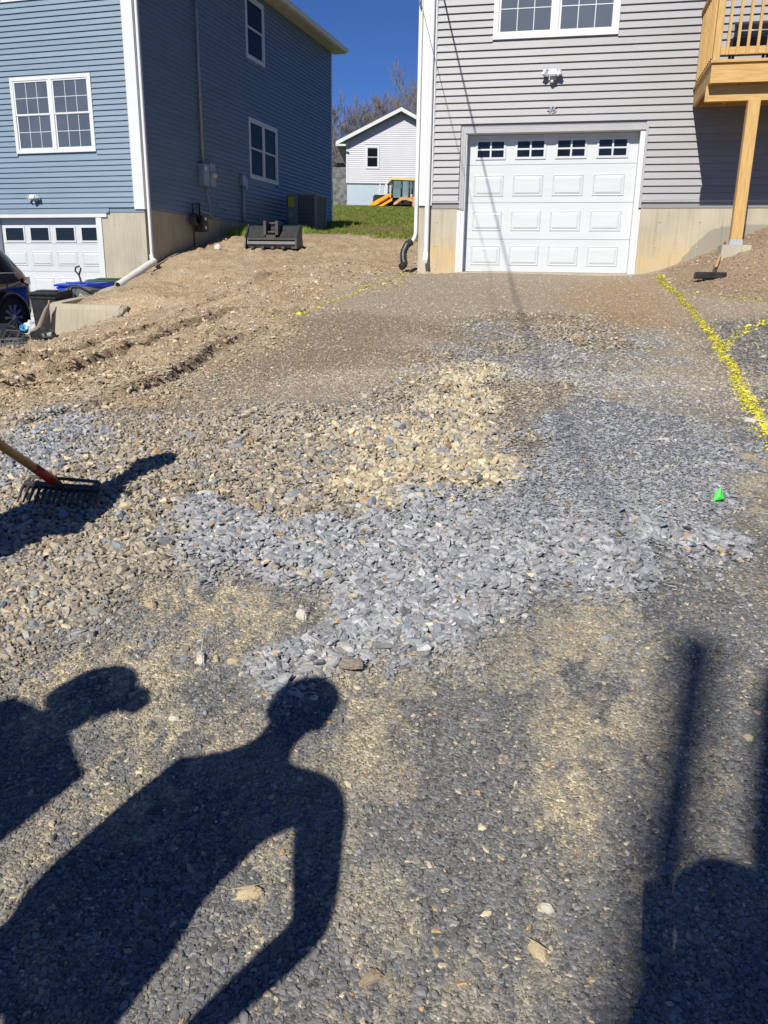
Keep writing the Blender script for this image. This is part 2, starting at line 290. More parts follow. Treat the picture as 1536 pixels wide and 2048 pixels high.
def ground_props(x, y):
    """real colour of the soil, size of the chips lying on it (0 = none), how loose they lie, stone colour"""
    n = x.shape[0]
    n1 = fbm(x, y, 1.6, 5, 1)[:, None]; n2 = fbm(x * 1.7, y * .6, 9, 5, 2)[:, None]; n3 = fbm(x * 1.5, y * .8, 24, 4, 3)[:, None]
    W = {k: zone(k, x, y, s, a, f)[:, None] for k, s, a, f in (('grey', .12, .30, 3.5), ('grey2', .3, .45, 2), ('grey3', .2, .2, 3), ('tanst', .12, .6, 3.2), ('gravel', .5, .6, 2.2), ('dirt', .7, .8, 1.8),
         ('orange', .5, .4, 2), ('bank', .3, .3, 2), ('dark', .3, .3, 2), ('moist', .3, .5, 2), ('dust', .10, .12, 6), ('dust2', .08, .12, 6), ('dust3', .1, .2, 5), ('dust4', .05, .08, 8), ('dust5', .08, .12, 7))}
    soil = np.array([[.162, .158, .15]]) * (1 + .5 * (n2 - .5)) + np.array([[.05, .042, .026]]) * sstep(n1, .45, .65)
    ston = np.array([[.172, .171, .168]]) + 0 * x[:, None]
    size = np.full((n, 1), .0108); loose = np.full((n, 1), .06); dens = np.full((n, 1), .70)
    up = sstep(y, 4.6, 6.0)[:, None] + 0
    brown = np.array([[.345, .28, .205]])
    soil = soil * (1 - up) + brown * up; ston = ston * (1 - up) + np.array([[.39, .335, .26]]) * up; size = size * (1 - up) + .0145 * up; dens = dens * (1 - up) + .9 * up
    def mixin(w, sc, st, sz, lo, de=1.0):
        nonlocal soil, ston, size, loose, dens
        soil = soil * (1 - w) + np.array([sc]) * w; ston = ston * (1 - w) + np.array([st]) * w; size = size * (1 - w) + sz * w; loose = loose * (1 - w) + lo * w; dens = dens * (1 - w) + de * w
    mixin(W['gravel'], (.26, .215, .16), (.325, .278, .212), .0255, .7)
    mixin(sstep(fbm(x, y, 1.1, 3, 44), .45, .62)[:, None] * W['gravel'] * up * .8, (.27, .205, .14), (.33, .265, .19), .017, .4)
    mixin(W['moist'] * .6, (.23, .17, .115), (.28, .22, .155), .014, .4)
    mixin(W['grey3'], (.16, .165, .175), (.27, .285, .31), .030, .8)
    mixin(W['grey2'] * (.10 + .6 * sstep(fbm(x, y, 1.9, 4, 92), .38, .58)[:, None]), (.26, .26, .262), (.335, .34, .35), .018, .35)
    mixin(W['tanst'] * sstep(fbm(x, y, 3.3, 4, 91), .34, .52)[:, None] * .95, (.27, .24, .18), (.48, .41, .28), .037, .9)
    mixin(W['grey'], (.15, .155, .165), (.32, .326, .336), .029, .65)
    fine = W['grey'] * sstep(y, 3.1, 3.5)[:, None] * sstep(x, .1, .6)[:, None]
    mixin(fine * .8, (.22, .222, .225), (.28, .288, .30), .014, .3)
    tan = (.60, .505, .335)
    for k, a in (('dust', .85), ('dust2', .8), ('dust3', .7), ('dust4', .6), ('dust5', .6)):
        w = W[k] * a * sstep(n2 * .55 + n3 * .45, .40, .56); mixin(w, tan, (.30, .26, .19), .010, .1, .5)
    speck = sstep(fbm(x, y, 5, 5, 77)[:, None] * .6 + n3 * .4, .51, .58) * sstep(y, 3.4, 2.4)[:, None] * (1 - W['grey']) * .38
    mixin(speck, (.56, .475, .31), (.40, .35, .26), .009, .1, .5)
    mixin(W['dark'] * .85, (.13, .125, .115), (.19, .185, .175), .024, .4)
    mixin(W['dirt'], (.43, .335, .22), (.48, .395, .275), .026, .5, .14)
    mixin(W['dirt'] * sstep(n1, .45, .6) * .6, (.36, .255, .15), (.40, .31, .20), .02, .3, .35)
    mixin(W['orange'] * .7, (.40, .26, .14), (.38, .28, .18), .014, .2, .5)
    mixin(W['bank'], (.33, .245, .16), (.37, .285, .2), .022, .4, .35)
    for k in 'abcd':                                        # dark crumbly soil along the scarps, rut shade painted into its colour
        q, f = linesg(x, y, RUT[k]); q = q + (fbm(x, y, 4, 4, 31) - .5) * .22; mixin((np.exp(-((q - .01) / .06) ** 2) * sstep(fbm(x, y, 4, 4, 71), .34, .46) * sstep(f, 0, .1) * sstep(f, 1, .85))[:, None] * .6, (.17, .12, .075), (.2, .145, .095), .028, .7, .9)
    lw = sstep(polysd(x, y, LAWN) + (fbm(x, y, .6, 4, 9) - .5) * 3, -.5, .5)[:, None]
    mixin(lw, (.11, .14, .025), (.2, .17, .1), .02, .2, .0)
    bare = lw * sstep(polysd(x, y, [(-2, 30), (2.3, 26), (1.5, 24), (-1, 25)]) + (fbm(x, y, 1, 4, 12) - .5) * 3, -.5, .8)[:, None]
    mixin(bare * .9, (.20, .135, .08), (.2, .17, .1), .02, .2, .0)
    hill = sstep(y, 43, 46)[:, None] * (1 - sstep(y, 52, 60)[:, None]); mixin(hill * .75, (.33, .25, .16), (.3, .25, .2), .03, .3, .0)
    return soil, ston, size[:, 0], loose[:, 0], dens[:, 0], W, lw[:, 0] * (1 - bare[:, 0])
def detail(x, y, W):
    d = W['dirt'][:, 0]; b = W['bank'][:, 0]
    z = (fbm(x, y, 1.7, 4, 21) - .5) * (.012 + .07 * d + .12 * b) + (np.abs(fbm(x, y, 11, 4, 22) - .5)) * (.006 + .11 * d + .08 * b) * sstep(y, 60, 20)
    cl = fbm(x, y, 6, 4, 60); z = z + d * .045 * sstep(cl, .60, .64) * sstep(y, 40, 25) - d * .06 * np.exp(-((fbm(x * .6, y, 1.3, 4, 61) - .5) / .010) ** 2)
    for k, pl in RUT.items():                     # small crumbling scarps left by the tracks, the far side standing higher
        q, f = linesg(x, y, pl); q = q + (fbm(x, y, 4, 4, 31) - .5) * .22; hgt = (.085 if k != 'b' else .07) * sstep(f, 0, .15) * sstep(f, 1, .8) * (.35 + 1.1 * fbm(x, y, 2.5, 3, 33))
        z = z + hgt * sstep(q, -.02, .045) * np.exp(-np.maximum(q, 0) / .45) - .03 * np.exp(-((q + .06) / .06) ** 2)
    z = z + .045 * (W['grey'][:, 0] * sstep(y, 4.6, 3.2)) + .02 * W['gravel'][:, 0] + .012 * W['tanst'][:, 0]
    return z
def ground_mat():
    m = bpy.data.materials.new('soil_and_dust'); m.use_nodes = True; n = m.node_tree.nodes; l = m.node_tree.links; p = n['Principled BSDF']
    p.inputs['Roughness'].default_value = .92; p.inputs['Specular IOR Level'].default_value = .25
    at = n.new('ShaderNodeAttribute'); at.attribute_name = 'col'; tc = n.new('ShaderNodeTexCoord')
    v = n.new('ShaderNodeTexVoronoi'); v.inputs['Scale'].default_value = 95; l.new(tc.outputs['Object'], v.inputs['Vector'])
    v2 = n.new('ShaderNodeTexVoronoi'); v2.inputs['Scale'].default_value = 210; l.new(tc.outputs['Object'], v2.inputs['Vector'])
    nz = n.new('ShaderNodeTexNoise'); nz.inputs['Scale'].default_value = 30; nz.inputs['Detail'].default_value = 9; nz.inputs['Roughness'].default_value = .7; l.new(tc.outputs['Object'], nz.inputs['Vector'])
    mr = n.new('ShaderNodeMapRange'); mr.inputs[1].default_value = .3; mr.inputs[2].default_value = .7; mr.inputs[3].default_value = .62; mr.inputs[4].default_value = 1.38; l.new(nz.outputs['Fac'], mr.inputs[0])
    sep = n.new('ShaderNodeSeparateColor'); l.new(v.outputs['Color'], sep.inputs[0])
    m2 = n.new('ShaderNodeMapRange'); m2.inputs[3].default_value = .6; m2.inputs[4].default_value = 1.35; l.new(sep.outputs[0], m2.inputs[0])
    mu = n.new('ShaderNodeMath'); mu.operation = 'MULTIPLY'; l.new(mr.outputs[0], mu.inputs[0]); l.new(m2.outputs[0], mu.inputs[1])
    sc = n.new('ShaderNodeVectorMath'); sc.operation = 'SCALE'; l.new(at.outputs['Color'], sc.inputs[0]); l.new(mu.outputs[0], sc.inputs['Scale']); l.new(sc.outputs[0], p.inputs['Base Color'])
    a1 = n.new('ShaderNodeMath'); a1.operation = 'MULTIPLY_ADD'; l.new(v.outputs['Distance'], a1.inputs[0]); a1.inputs[1].default_value = -.9; l.new(nz.outputs['Fac'], a1.inputs[2])
    a2 = n.new('ShaderNodeMath'); a2.operation = 'MULTIPLY_ADD'; l.new(v2.outputs['Distance'], a2.inputs[0]); a2.inputs[1].default_value = -.5; l.new(a1.outputs[0], a2.inputs[2])
    b = n.new('ShaderNodeBump'); b.inputs['Strength'].default_value = .75; b.inputs['Distance'].default_value = .012; l.new(a2.outputs[0], b.inputs['Height']); l.new(b.outputs[0], p.inputs['Normal'])
    return m
M['soil'] = ground_mat()
def grid_mesh(name, X, Y, Zz, mat_, cols=None):
    nr, nc = X.shape; me = bpy.data.meshes.new(name); me.vertices.add(nr * nc)
    co = np.stack([X, Y, Zz], -1).reshape(-1).astype(np.float32); me.vertices.foreach_set('co', co)
    i = np.arange((nr - 1) * (nc - 1)); r = i // (nc - 1); c = i % (nc - 1); a = r * nc + c
    fv = np.stack([a, a + 1, a + nc + 1, a + nc], -1).astype(np.int32).reshape(-1); nf = len(i)
    me.loops.add(nf * 4); me.loops.foreach_set('vertex_index', fv); me.polygons.add(nf)
    me.polygons.foreach_set('loop_start', np.arange(nf, dtype=np.int32) * 4); me.polygons.foreach_set('use_smooth', np.ones(nf, bool))
    me.update(calc_edges=True); me.validate()
    if cols is not None:
        at = me.attributes.new('col', 'FLOAT_COLOR', 'POINT'); at.data.foreach_set('color', np.c_[cols, np.ones(len(cols))].astype(np.float32).reshape(-1))
    me.materials.append(mat_); return me
NR, NC = 980, 420
yy = .35 * (62 / .35) ** (np.linspace(0, 1, NR) ** 1.0); uu = np.linspace(-1, 1, NC)
Yg = np.repeat(yy[:, None], NC, 1); Xg = uu[None] * (1.3 + .72 * yy[:, None])
xf, yf = Xg.ravel(), Yg.ravel()
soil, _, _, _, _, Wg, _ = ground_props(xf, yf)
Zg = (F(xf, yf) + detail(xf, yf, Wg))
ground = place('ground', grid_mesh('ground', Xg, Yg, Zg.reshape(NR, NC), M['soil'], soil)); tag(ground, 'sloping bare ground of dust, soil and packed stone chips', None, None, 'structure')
xo = np.linspace(-160, 160, 161); Xo, Yo = np.meshgrid(np.sign(xo) * np.abs(xo) ** 1.0, np.linspace(-90, 230, 161)); xo_, yo_ = Xo.ravel(), Yo.ravel()
inside = (np.abs(xo_) < 1.3 + .72 * yo_ + .5) & (yo_ > -1.5) & (yo_ < 63)
def Ffar(x, y):
    r = np.hypot(x, y - 10); w = sstep(r, 60, 90); xx = x * np.minimum(1, 75 / np.maximum(r, 1e-6)); yy_ = 10 + (y - 10) * np.minimum(1, 75 / np.maximum(r, 1e-6)); return F(xx, yy_)
Zo = Ffar(xo_, yo_) - np.where(inside, .5, .015)
so = np.tile(np.array([[.10, .11, .03]]), (len(xo_), 1)); so[yo_ < 1] = (.12, .115, .105)
terrain = place('surrounding_ground', grid_mesh('surrounding_ground', Xo, Yo, Zo.reshape(Xo.shape), M['soil'], so)); tag(terrain, 'wider terrain falling away behind and rising beyond the houses', None, None, 'structure')
def surf(x, y):                                 # height of the finished ground
    x = np.atleast_1d(np.asarray(x, float)); y = np.atleast_1d(np.asarray(y, float)); W = ground_props(x, y)[5]
    return F(x, y) + detail(x, y, W)
# ------------------------------------------------------------ stone shapes
def stone_mat(name='stone_chip', col=None):
    m = bpy.data.materials.new(name); m.use_nodes = True; n = m.node_tree.nodes; l = m.node_tree.links; p = n['Principled BSDF']
    p.inputs['Roughness'].default_value = .72; p.inputs['Specular IOR Level'].default_value = .35
    tc = n.new('ShaderNodeTexCoord'); nz = n.new('ShaderNodeTexNoise'); nz.inputs['Scale'].default_value = 2.2 if col is None else 14; nz.inputs['Detail'].default_value = 5; l.new(tc.outputs['Object'], nz.inputs['Vector'])
    mr = n.new('ShaderNodeMapRange'); mr.inputs[1].default_value = .3; mr.inputs[2].default_value = .7; mr.inputs[3].default_value = .8; mr.inputs[4].default_value = 1.2; l.new(nz.outputs['Fac'], mr.inputs[0])
    sc = n.new('ShaderNodeVectorMath'); sc.operation = 'SCALE'; l.new(mr.outputs[0], sc.inputs['Scale'])
    if col is None:
        at = n.new('ShaderNodeAttribute'); at.attribute_type = 'INSTANCER'; at.attribute_name = 'col'; l.new(at.outputs['Vector'], sc.inputs[0])
    else: sc.inputs[0].default_value = col
    l.new(sc.outputs[0], p.inputs['Base Color']); return m
M['chip'] = stone_mat()
def stone_mesh(seed, flat, name='stone', mats=None, rough=1.0, n=None):
    r = random.Random(seed); bm = bmesh.new(); k = n or r.choice([5, 6, 6, 7]); top = []; 
    base = [(2 * math.pi * (i + r.uniform(-.3, .3)) / k, r.uniform(.62, 1.1)) for i in range(k)]; el = r.uniform(.6, .85)
    for z, s in ((-flat, .72), (-.15 * flat, 1.0), (flat * r.uniform(.8, 1.1), r.uniform(.6, .82))):
        tx, ty = r.uniform(-.12, .12), r.uniform(-.1, .1)
        for a, q in base:
            q2 = q * s * r.uniform(.9, 1.08); bm.verts.new((math.cos(a) * q2 + tx, math.sin(a) * q2 * el + ty, z + r.uniform(-.18, .18) * flat))
    bmesh.ops.convex_hull(bm, input=bm.verts[:])
    loose = [v for v in bm.verts if not v.link_faces]; bmesh.ops.delete(bm, geom=loose, context='VERTS')
    me = bpy.data.meshes.new(name); bm.to_mesh(me); bm.free(); me.materials.append(mats or M['chip']); return me
chipcol = bpy.data.collections.new('chip_shapes')
for k in range(14):
    o = bpy.data.objects.new('chip_shape.%02d' % k, stone_mesh(100 + k, random.Random(k).uniform(.16, .34) if k < 9 else random.Random(k).uniform(.4, .62))); chipcol.objects.link(o)
NCHIP = 14
def scatter(name, pts, idx, rot, scl, col, coll, mat_unused=None):
    me = bpy.data.meshes.new(name); me.vertices.add(len(pts)); me.vertices.foreach_set('co', pts.astype(np.float32).ravel())
    for nm, ty, arr in (('idx', 'INT', idx.astype(np.int32)), ('rot', 'FLOAT_VECTOR', rot), ('scl', 'FLOAT_VECTOR', scl), ('col', 'FLOAT_VECTOR', col)):
        a = me.attributes.new(nm, ty, 'POINT')
        a.data.foreach_set('value' if ty == 'INT' else 'vector', arr.ravel() if ty == 'INT' else arr.astype(np.float32).ravel())
    o = link(bpy.data.objects.new(name, me)); ng_ = bpy.data.node_groups.new(name + '_spread', 'GeometryNodeTree')
    ng_.interface.new_socket('Geometry', in_out='INPUT', socket_type='NodeSocketGeometry'); ng_.interface.new_socket('Geometry', in_out='OUTPUT', socket_type='NodeSocketGeometry')
    N = ng_.nodes; Lk = ng_.links; gi = N.new('NodeGroupInput'); go = N.new('NodeGroupOutput'); mp = N.new('GeometryNodeMeshToPoints'); ip = N.new('GeometryNodeInstanceOnPoints'); ci = N.new('GeometryNodeCollectionInfo')
    ci.inputs['Collection'].default_value = coll; ci.inputs['Separate Children'].default_value = True; ci.inputs['Reset Children'].default_value = True
    def attr(nm, ty): a = N.new('GeometryNodeInputNamedAttribute'); a.data_type = ty; a.inputs[0].default_value = nm; return a.outputs[0]
    Lk.new(gi.outputs[0], mp.inputs[0]); Lk.new(mp.outputs[0], ip.inputs['Points']); Lk.new(ci.outputs[0], ip.inputs['Instance'])
    ip.inputs['Pick Instance'].default_value = True; Lk.new(attr('idx', 'INT'), ip.inputs['Instance Index'])
    e2r = N.new('FunctionNodeEulerToRotation'); Lk.new(attr('rot', 'FLOAT_VECTOR'), e2r.inputs[0]); Lk.new(e2r.outputs[0], ip.inputs['Rotation']); Lk.new(attr('scl', 'FLOAT_VECTOR'), ip.inputs['Scale'])
    Lk.new(ip.outputs[0], go.inputs[0]); md = o.modifiers.new('spread', 'NODES'); md.node_group = ng_; return o
def gravel_points(N, y0, y1, power=1.0):
    u = rng.random(N); y = y0 * (y1 / y0) ** (u ** power); x = rng.uniform(-1, 1, N) * (.45 + .60 * y) + .0
    return x, y
xs, ys = [], []
for (n_, a, b) in ((170000, .95, 2.6), (150000, 2.4, 6.5), (120000, 6.0, 15.5), (14000, 14.5, 24)):
    x, y = gravel_points(n_, a, b); xs.append(x); ys.append(y)
gx = np.concatenate(xs); gy = np.concatenate(ys)
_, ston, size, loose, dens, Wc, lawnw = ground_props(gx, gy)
# keep clear of the houses and of the neighbour's drive
al = (gx - P0.x) * xg.x + (gy - P0.y) * xg.y; out = -((gx - P0.x) * ng.x + (gy - P0.y) * ng.y)
alb = (gx - Pb.x) * xb.x + (gy - Pb.y) * xb.y; outb = -((gx - Pb.x) * nb.x + (gy - Pb.y) * nb.y)
yn = np.minimum(1, .35 + .0 * gy)
grade = sstep(gy, .9, 2.2)
keep = ~((al > -.7) & (out < .03)) & ~((alb < -.1) & (outb < 3.1)) & ~((alb > -.4) & (alb < 1.5) & (outb < 3.15) & (outb > 2.8)) & (rng.random(len(gx)) < dens * (1 - lawnw))
cov = np.where((size > .025) & (gy < 4), .75, 1.0); keep &= rng.random(len(gx)) < cov
gx, gy, ston, size, loose = gx[keep], gy[keep], ston[keep], size[keep], loose[keep]; n = len(gx); Wk = {k: v[keep, 0] for k, v in Wc.items()}
sz = size * np.exp(rng.normal(0, .38 + .2 * Wk['dirt'], n)) * (1 + .15 * sstep(gy, 6, 14)); sz = np.clip(sz, .004, .075) * .5
idx = rng.integers(0, NCHIP, n); flatm = rng.random(n) < .85 * (Wk['grey'] + Wk['grey2'] + .55); idx = np.where(flatm, idx % 9, idx)
tilt = .10 + .48 * loose; rot = np.stack([rng.normal(0, 1, n) * tilt, rng.normal(0, 1, n) * tilt, rng.uniform(0, 6.283, n)], 1)
scl = np.stack([sz * rng.uniform(.85, 1.35, n), sz * rng.uniform(.8, 1.1, n), sz * rng.uniform(.7, 1.3, n)], 1)
z = surf(gx, gy) + sz * (-.10 + .5 * loose) + loose * rng.random(n) * .018
colr = ston * np.exp(rng.normal(0, .17, n))[:, None]
hue = rng.random(n); tanp = hue < (.05 + .06 * sstep(gy, 2.2, 3.5) + .50 * Wk['tanst'] + .04 * Wk['gravel'] * (1 - Wk['grey2'])) * (1 - .8 * Wk['grey']); colr[tanp] = (np.array([[.46, .39, .265]]) * np.exp(rng.normal(0, .15, tanp.sum()))[:, None])
ora = hue > .992; colr[ora] = np.array([.42, .27, .13]); gr = (hue > .80) & (hue < np.where(gy > 5.5, .85, .93)) & (gy > 2.2) & (Wk['dirt'] < .3); colr[gr] = np.array([.235, .25, .275]); wh = (hue > .93) & (hue < .955) & (Wk['grey'] < .5) & ((gy > 2.4) | (size < .01)); colr[wh] = np.array([.42, .41, .38])
dk = rng.random(n) < .12; colr[dk] *= .6
yel = np.zeros(n)
for pl, wd, dn in ((Y1, .05, .5), (Y2, .055, .9), (Y3, .035, .5), (Y4, .055, .5)):
    q = np.abs(linesd(gx, gy, pl) + (fbm(gx, gy, 6, 3, 50) - .5) * .07); yel = np.maximum(yel, np.exp(-(q / wd) ** 2) * dn)
ys_ = rng.random(n) < yel; colr[ys_] = np.array([[.74, .68, .06]]) * rng.uniform(.7, 1.1, (ys_.sum(), 1))
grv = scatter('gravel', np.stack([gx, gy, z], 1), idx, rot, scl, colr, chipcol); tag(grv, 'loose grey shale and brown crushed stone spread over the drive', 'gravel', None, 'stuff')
# ------------------------------------------------------------ sprayed lines: paint-covered grit lying on the ground
def paint_line(pl, wd, label, n, seed):
    r = np.random.default_rng(seed); seg = [math.dist(a, b) for a, b in zip(pl[:-1], pl[1:])]; cum = np.cumsum([0] + seg); t = r.random(n) * cum[-1]
    k = np.clip(np.searchsorted(cum, t) - 1, 0, len(seg) - 1); f = (t - cum[k]) / np.array(seg)[k]; A = np.array(pl)[k]; Bq = np.array(pl)[k + 1]
    p = A + (Bq - A) * f[:, None]; d = (Bq - A) / np.linalg.norm(Bq - A, axis=1)[:, None]; off = r.normal(0, wd, n) + (fbm(t, t * 0, 2.2, 3, seed) - .5) * .12
    keepn = fbm(p[:, 0], p[:, 1], 7, 3, seed + 3) + .30 > r.random(n) * 1.05; p = p + np.stack([-d[:, 1], d[:, 0]], 1) * off[:, None]; p = p[keepn]; n = len(p); z = surf(p[:, 0], p[:, 1])
    vs = []; fs = []; rr = r.uniform(.003, .010, n); a0 = r.uniform(0, 6.28, n); tx = r.normal(0, .25, n); ty = r.normal(0, .25, n); c5 = [2 * math.pi * q / 5 for q in range(5)]
    for i in range(n):
        b = len(vs); x, y, zz, q = p[i, 0], p[i, 1], z[i] + .005, rr[i]
        for c in c5:
            ox, oy = q * math.cos(c + a0[i]), q * .75 * math.sin(c + a0[i]); vs.append((x + ox, y + oy, zz + ox * tx[i] + oy * ty[i]))
        vs.append((x, y, zz + q * .1)); fs += [(b + j, b + (j + 1) % 5, b + 5) for j in range(5)]
    me = bpy.data.meshes.new('paint_line'); me.from_pydata(vs, [], fs); me.materials.append(M['spray']); o = place('paint_line', me); tag(o, label, 'paint line', 'yellow lines sprayed on the ground', 'stuff'); return o
M['spray'] = mat('yellow_spray', (.74, .69, .05), .85, .12, 30, col2=(.58, .54, .07))
paint_line(Y1, .014, 'faint yellow sprayed line from the white downspout along the dirt edge', 3200, 3)
paint_line(Y2, .021, 'bold yellow sprayed line running from the right of the garage down the drive', 9000, 4)
paint_line(Y3, .012, 'short thin yellow sprayed line below the wooden-handled hoe', 420, 5)
paint_line(Y4, .030, 'patchy yellow sprayed line curving off to the right from the bold one', 900, 6)
# ------------------------------------------------------------ bigger stones, one object each
def rock(x, y, s, col, label, seed, flat=.45, rz=None):
    me = stone_mesh(seed, flat, 'stone', stone_mat('stone_%d' % seed, col), n=8)
    bm = bmesh.new(); bm.from_mesh(me); bmesh.ops.bevel(bm, geom=bm.edges[:], offset=.09, segments=2, affect='EDGES'); bm.to_mesh(me); bm.free()
    o = place('stone', me, None, (x, y, float(surf(x, y)[0]) + s * flat * .22), (random.Random(seed).uniform(-.15, .15), random.Random(seed + 1).uniform(-.15, .15), rz if rz is not None else random.Random(seed + 2).uniform(0, 3)))
    o.scale = (s, s * .85, s); tag(o, label, 'stone', 'larger stones lying among the gravel'); return o
TAN, PALE, GRY, ORG, BRN = (.46, .38, .24), (.52, .49, .42), (.27, .29, .31), (.47, .29, .14), (.28, .22, .15)
ROCKS = [(.76, 2.46, .032, GRY, 'pale grey oval pebble alone on the dark ground right of the shale band', .3), (-.59, 2.01, .022, PALE, 'chalky white stone between the two head-and-shoulder shadows', .5),
 (-.58, 2.30, .032, PALE, 'upright pale stone, left of the three at the dusty edge above the shadows', .7), (-.53, 2.31, .020, TAN, 'small squat tan stone, middle of the three at the dusty edge', .6), (-.47, 2.29, .026, TAN, 'pale tan stone nearest the grey shale, right of the three', .5),
 (-.08, 3.54, .055, ORG, 'orange-brown rock at the lower edge of the tan stones', .5), (-.07, 4.54, .055, TAN, 'buff block among the tan stones in the middle of the drive', .5), (-.11, 4.86, .05, ORG, 'rusty flat stone at the top of the tan patch', .35),
 (-.27, 3.20, .03, (.55, .50, .34), 'cream stone on the grey shale below the orange rock', .5), (-.33, 3.08, .034, TAN, 'tan stone with a dark chip beside the cream one on the shale', .5), (-.96, 3.72, .075, BRN, 'long smooth brown stone right of the rake', .35), (-.86, 3.64, .045, PALE, 'narrow pale upright stone beside the long brown one', .6),
 (-.28, 1.41, .034, TAN, 'tan stone lying inside the gap of the arm shadow', .5), (-.01, 1.22, .034, BRN, 'flat brown stone at the bottom edge of the picture', .35), (.32, 1.28, .03, TAN, 'split tan stone set in the cracked ground near the bottom', .4), (.36, 1.38, .018, PALE, 'small white pebble above the split tan stone', .6),
 (-.10, 2.24, .075, (.22, .19, .15), 'half buried brown slab just above the head shadow', .2), (-.28, 2.58, .036, PALE, 'white angular stone on the left lip of the grey shale', .6), (.02, 2.21, .022, GRY, 'blue-grey chip on the dust right of the head shadow', .4), (.45, 2.6, .034, GRY, 'forked grey chip just below the shale band', .25),
 (-2.02, 4.85, .045, (.5, .45, .28), 'yellowish stone in the small grey patch above the rake', .5), (-3.9, 19.08, .13, (.56, .53, .50), 'pale block of rubble by the wall of the blue house', .5), (-1.88, 10.63, .13, (.42, .31, .19), 'tan clod in the rut below the bucket', .4),
 (.10, 3.28, .026, (.56, .52, .36), 'cream pebble on the fine grey chips below the tan patch', .5), (.58, 3.44, .020, PALE, 'small white pebble in the fine grey chippings', .5), (1.03, 1.95, .022, TAN, 'tan pebble between the two soft dark shadows', .5), (.27, 2.82, .026, (.56, .53, .38), 'cream triangular chip in the middle of the shale band', .35),
 (1.69, 4.72, .05, PALE, 'pale flat stone near the top of the grey shale', .3), (2.40, 5.19, .06, PALE, 'curved whitish fragment beside the bold yellow line', .25), (-.84, 2.66, .04, TAN, 'sharp tan stone at the lower left edge of the brown gravel', .4), (-.51, 2.04, .016, GRY, 'small dark chip right of the chalky white stone', .4)]
for i, (x, y, s, c, lb, fl) in enumerate(ROCKS): rock(x, y, s, c, lb, 900 + i, fl)
# green scrap
g = MB(); g.add([(-.026, 0, 0), (.02, .01, .004), (.020, .02, .035), (.006, .012, .066), (-.014, .006, .03), (.002, -.004, .024), (.024, -.002, .015)], [(0, 5, 4), (5, 3, 4), (5, 2, 3), (5, 6, 2), (0, 1, 6), (0, 6, 5)])
g.add([(-.028, .002, -.002), (.03, .014, .002), (.022, .024, .043), (0, .015, .060), (-.02, .009, .038)], [(0, 1, 2, 3, 4)])
o = g.build('paper_scrap', M['green'], None, (1.6, 3.66, float(surf(1.6, 3.66)[0]) + .012)); tag(o, 'bright green crumpled scrap of marker paper on grey shale', 'scrap')
# ------------------------------------------------------------ houses
E_ = .1057
_bc = {}
def board_mesh(L, mat_, lip=.035):
    key = (round(L, 3), mat_.name)
    if key not in _bc:
        m = MB(); m.extr([(0, -.002), (-lip, 0), (-lip + .002, .006), (-.007, E_ + .003), (0, E_ + .003)], 0, L); _bc[key] = m.build('siding_board', mat_, mesh_only=True)
    return _bc[key]
def siding(house, x0, x1, z0, z1, holes, mat_, side=False, off=(0, 0, 0)):
    """one object per course, split at the openings; side=True runs along +y on the plane x=0"""
    z = z0; k = 0; r = random.Random(5)
    while z < z1 - .02:
        segs = [(x0, x1)]
        for hx0, hx1, hz0, hz1 in holes:
            if hz0 < z + E_ * .75 and hz1 > z + E_ * .25:
                ns = []
                for a, b in segs:
                    if hx1 <= a or hx0 >= b: ns.append((a, b))
                    else:
                        if hx0 > a: ns.append((a, hx0))
                        if hx1 < b: ns.append((hx1, b))
                segs = ns
        for a, b in segs:
            if b - a < .01: continue
            if b - a > 1.6:
                cut = r.uniform(a + .5, b - .5); place('siding_board', board_mesh(round(b - cut, 2), mat_), house, (off[0] + .0016, b - round(b - cut, 2), z) if side else (b - round(b - cut, 2), off[1] - .0016, z), (0, 0, R(90)) if side else None); b = b - round(b - cut, 2) + .02
            o = place('siding_board', board_mesh(b - a, mat_), house, (off[0], a, z) if side else (a, off[1], z), (0, 0, R(90)) if side else None)
        z += E_; k += 1
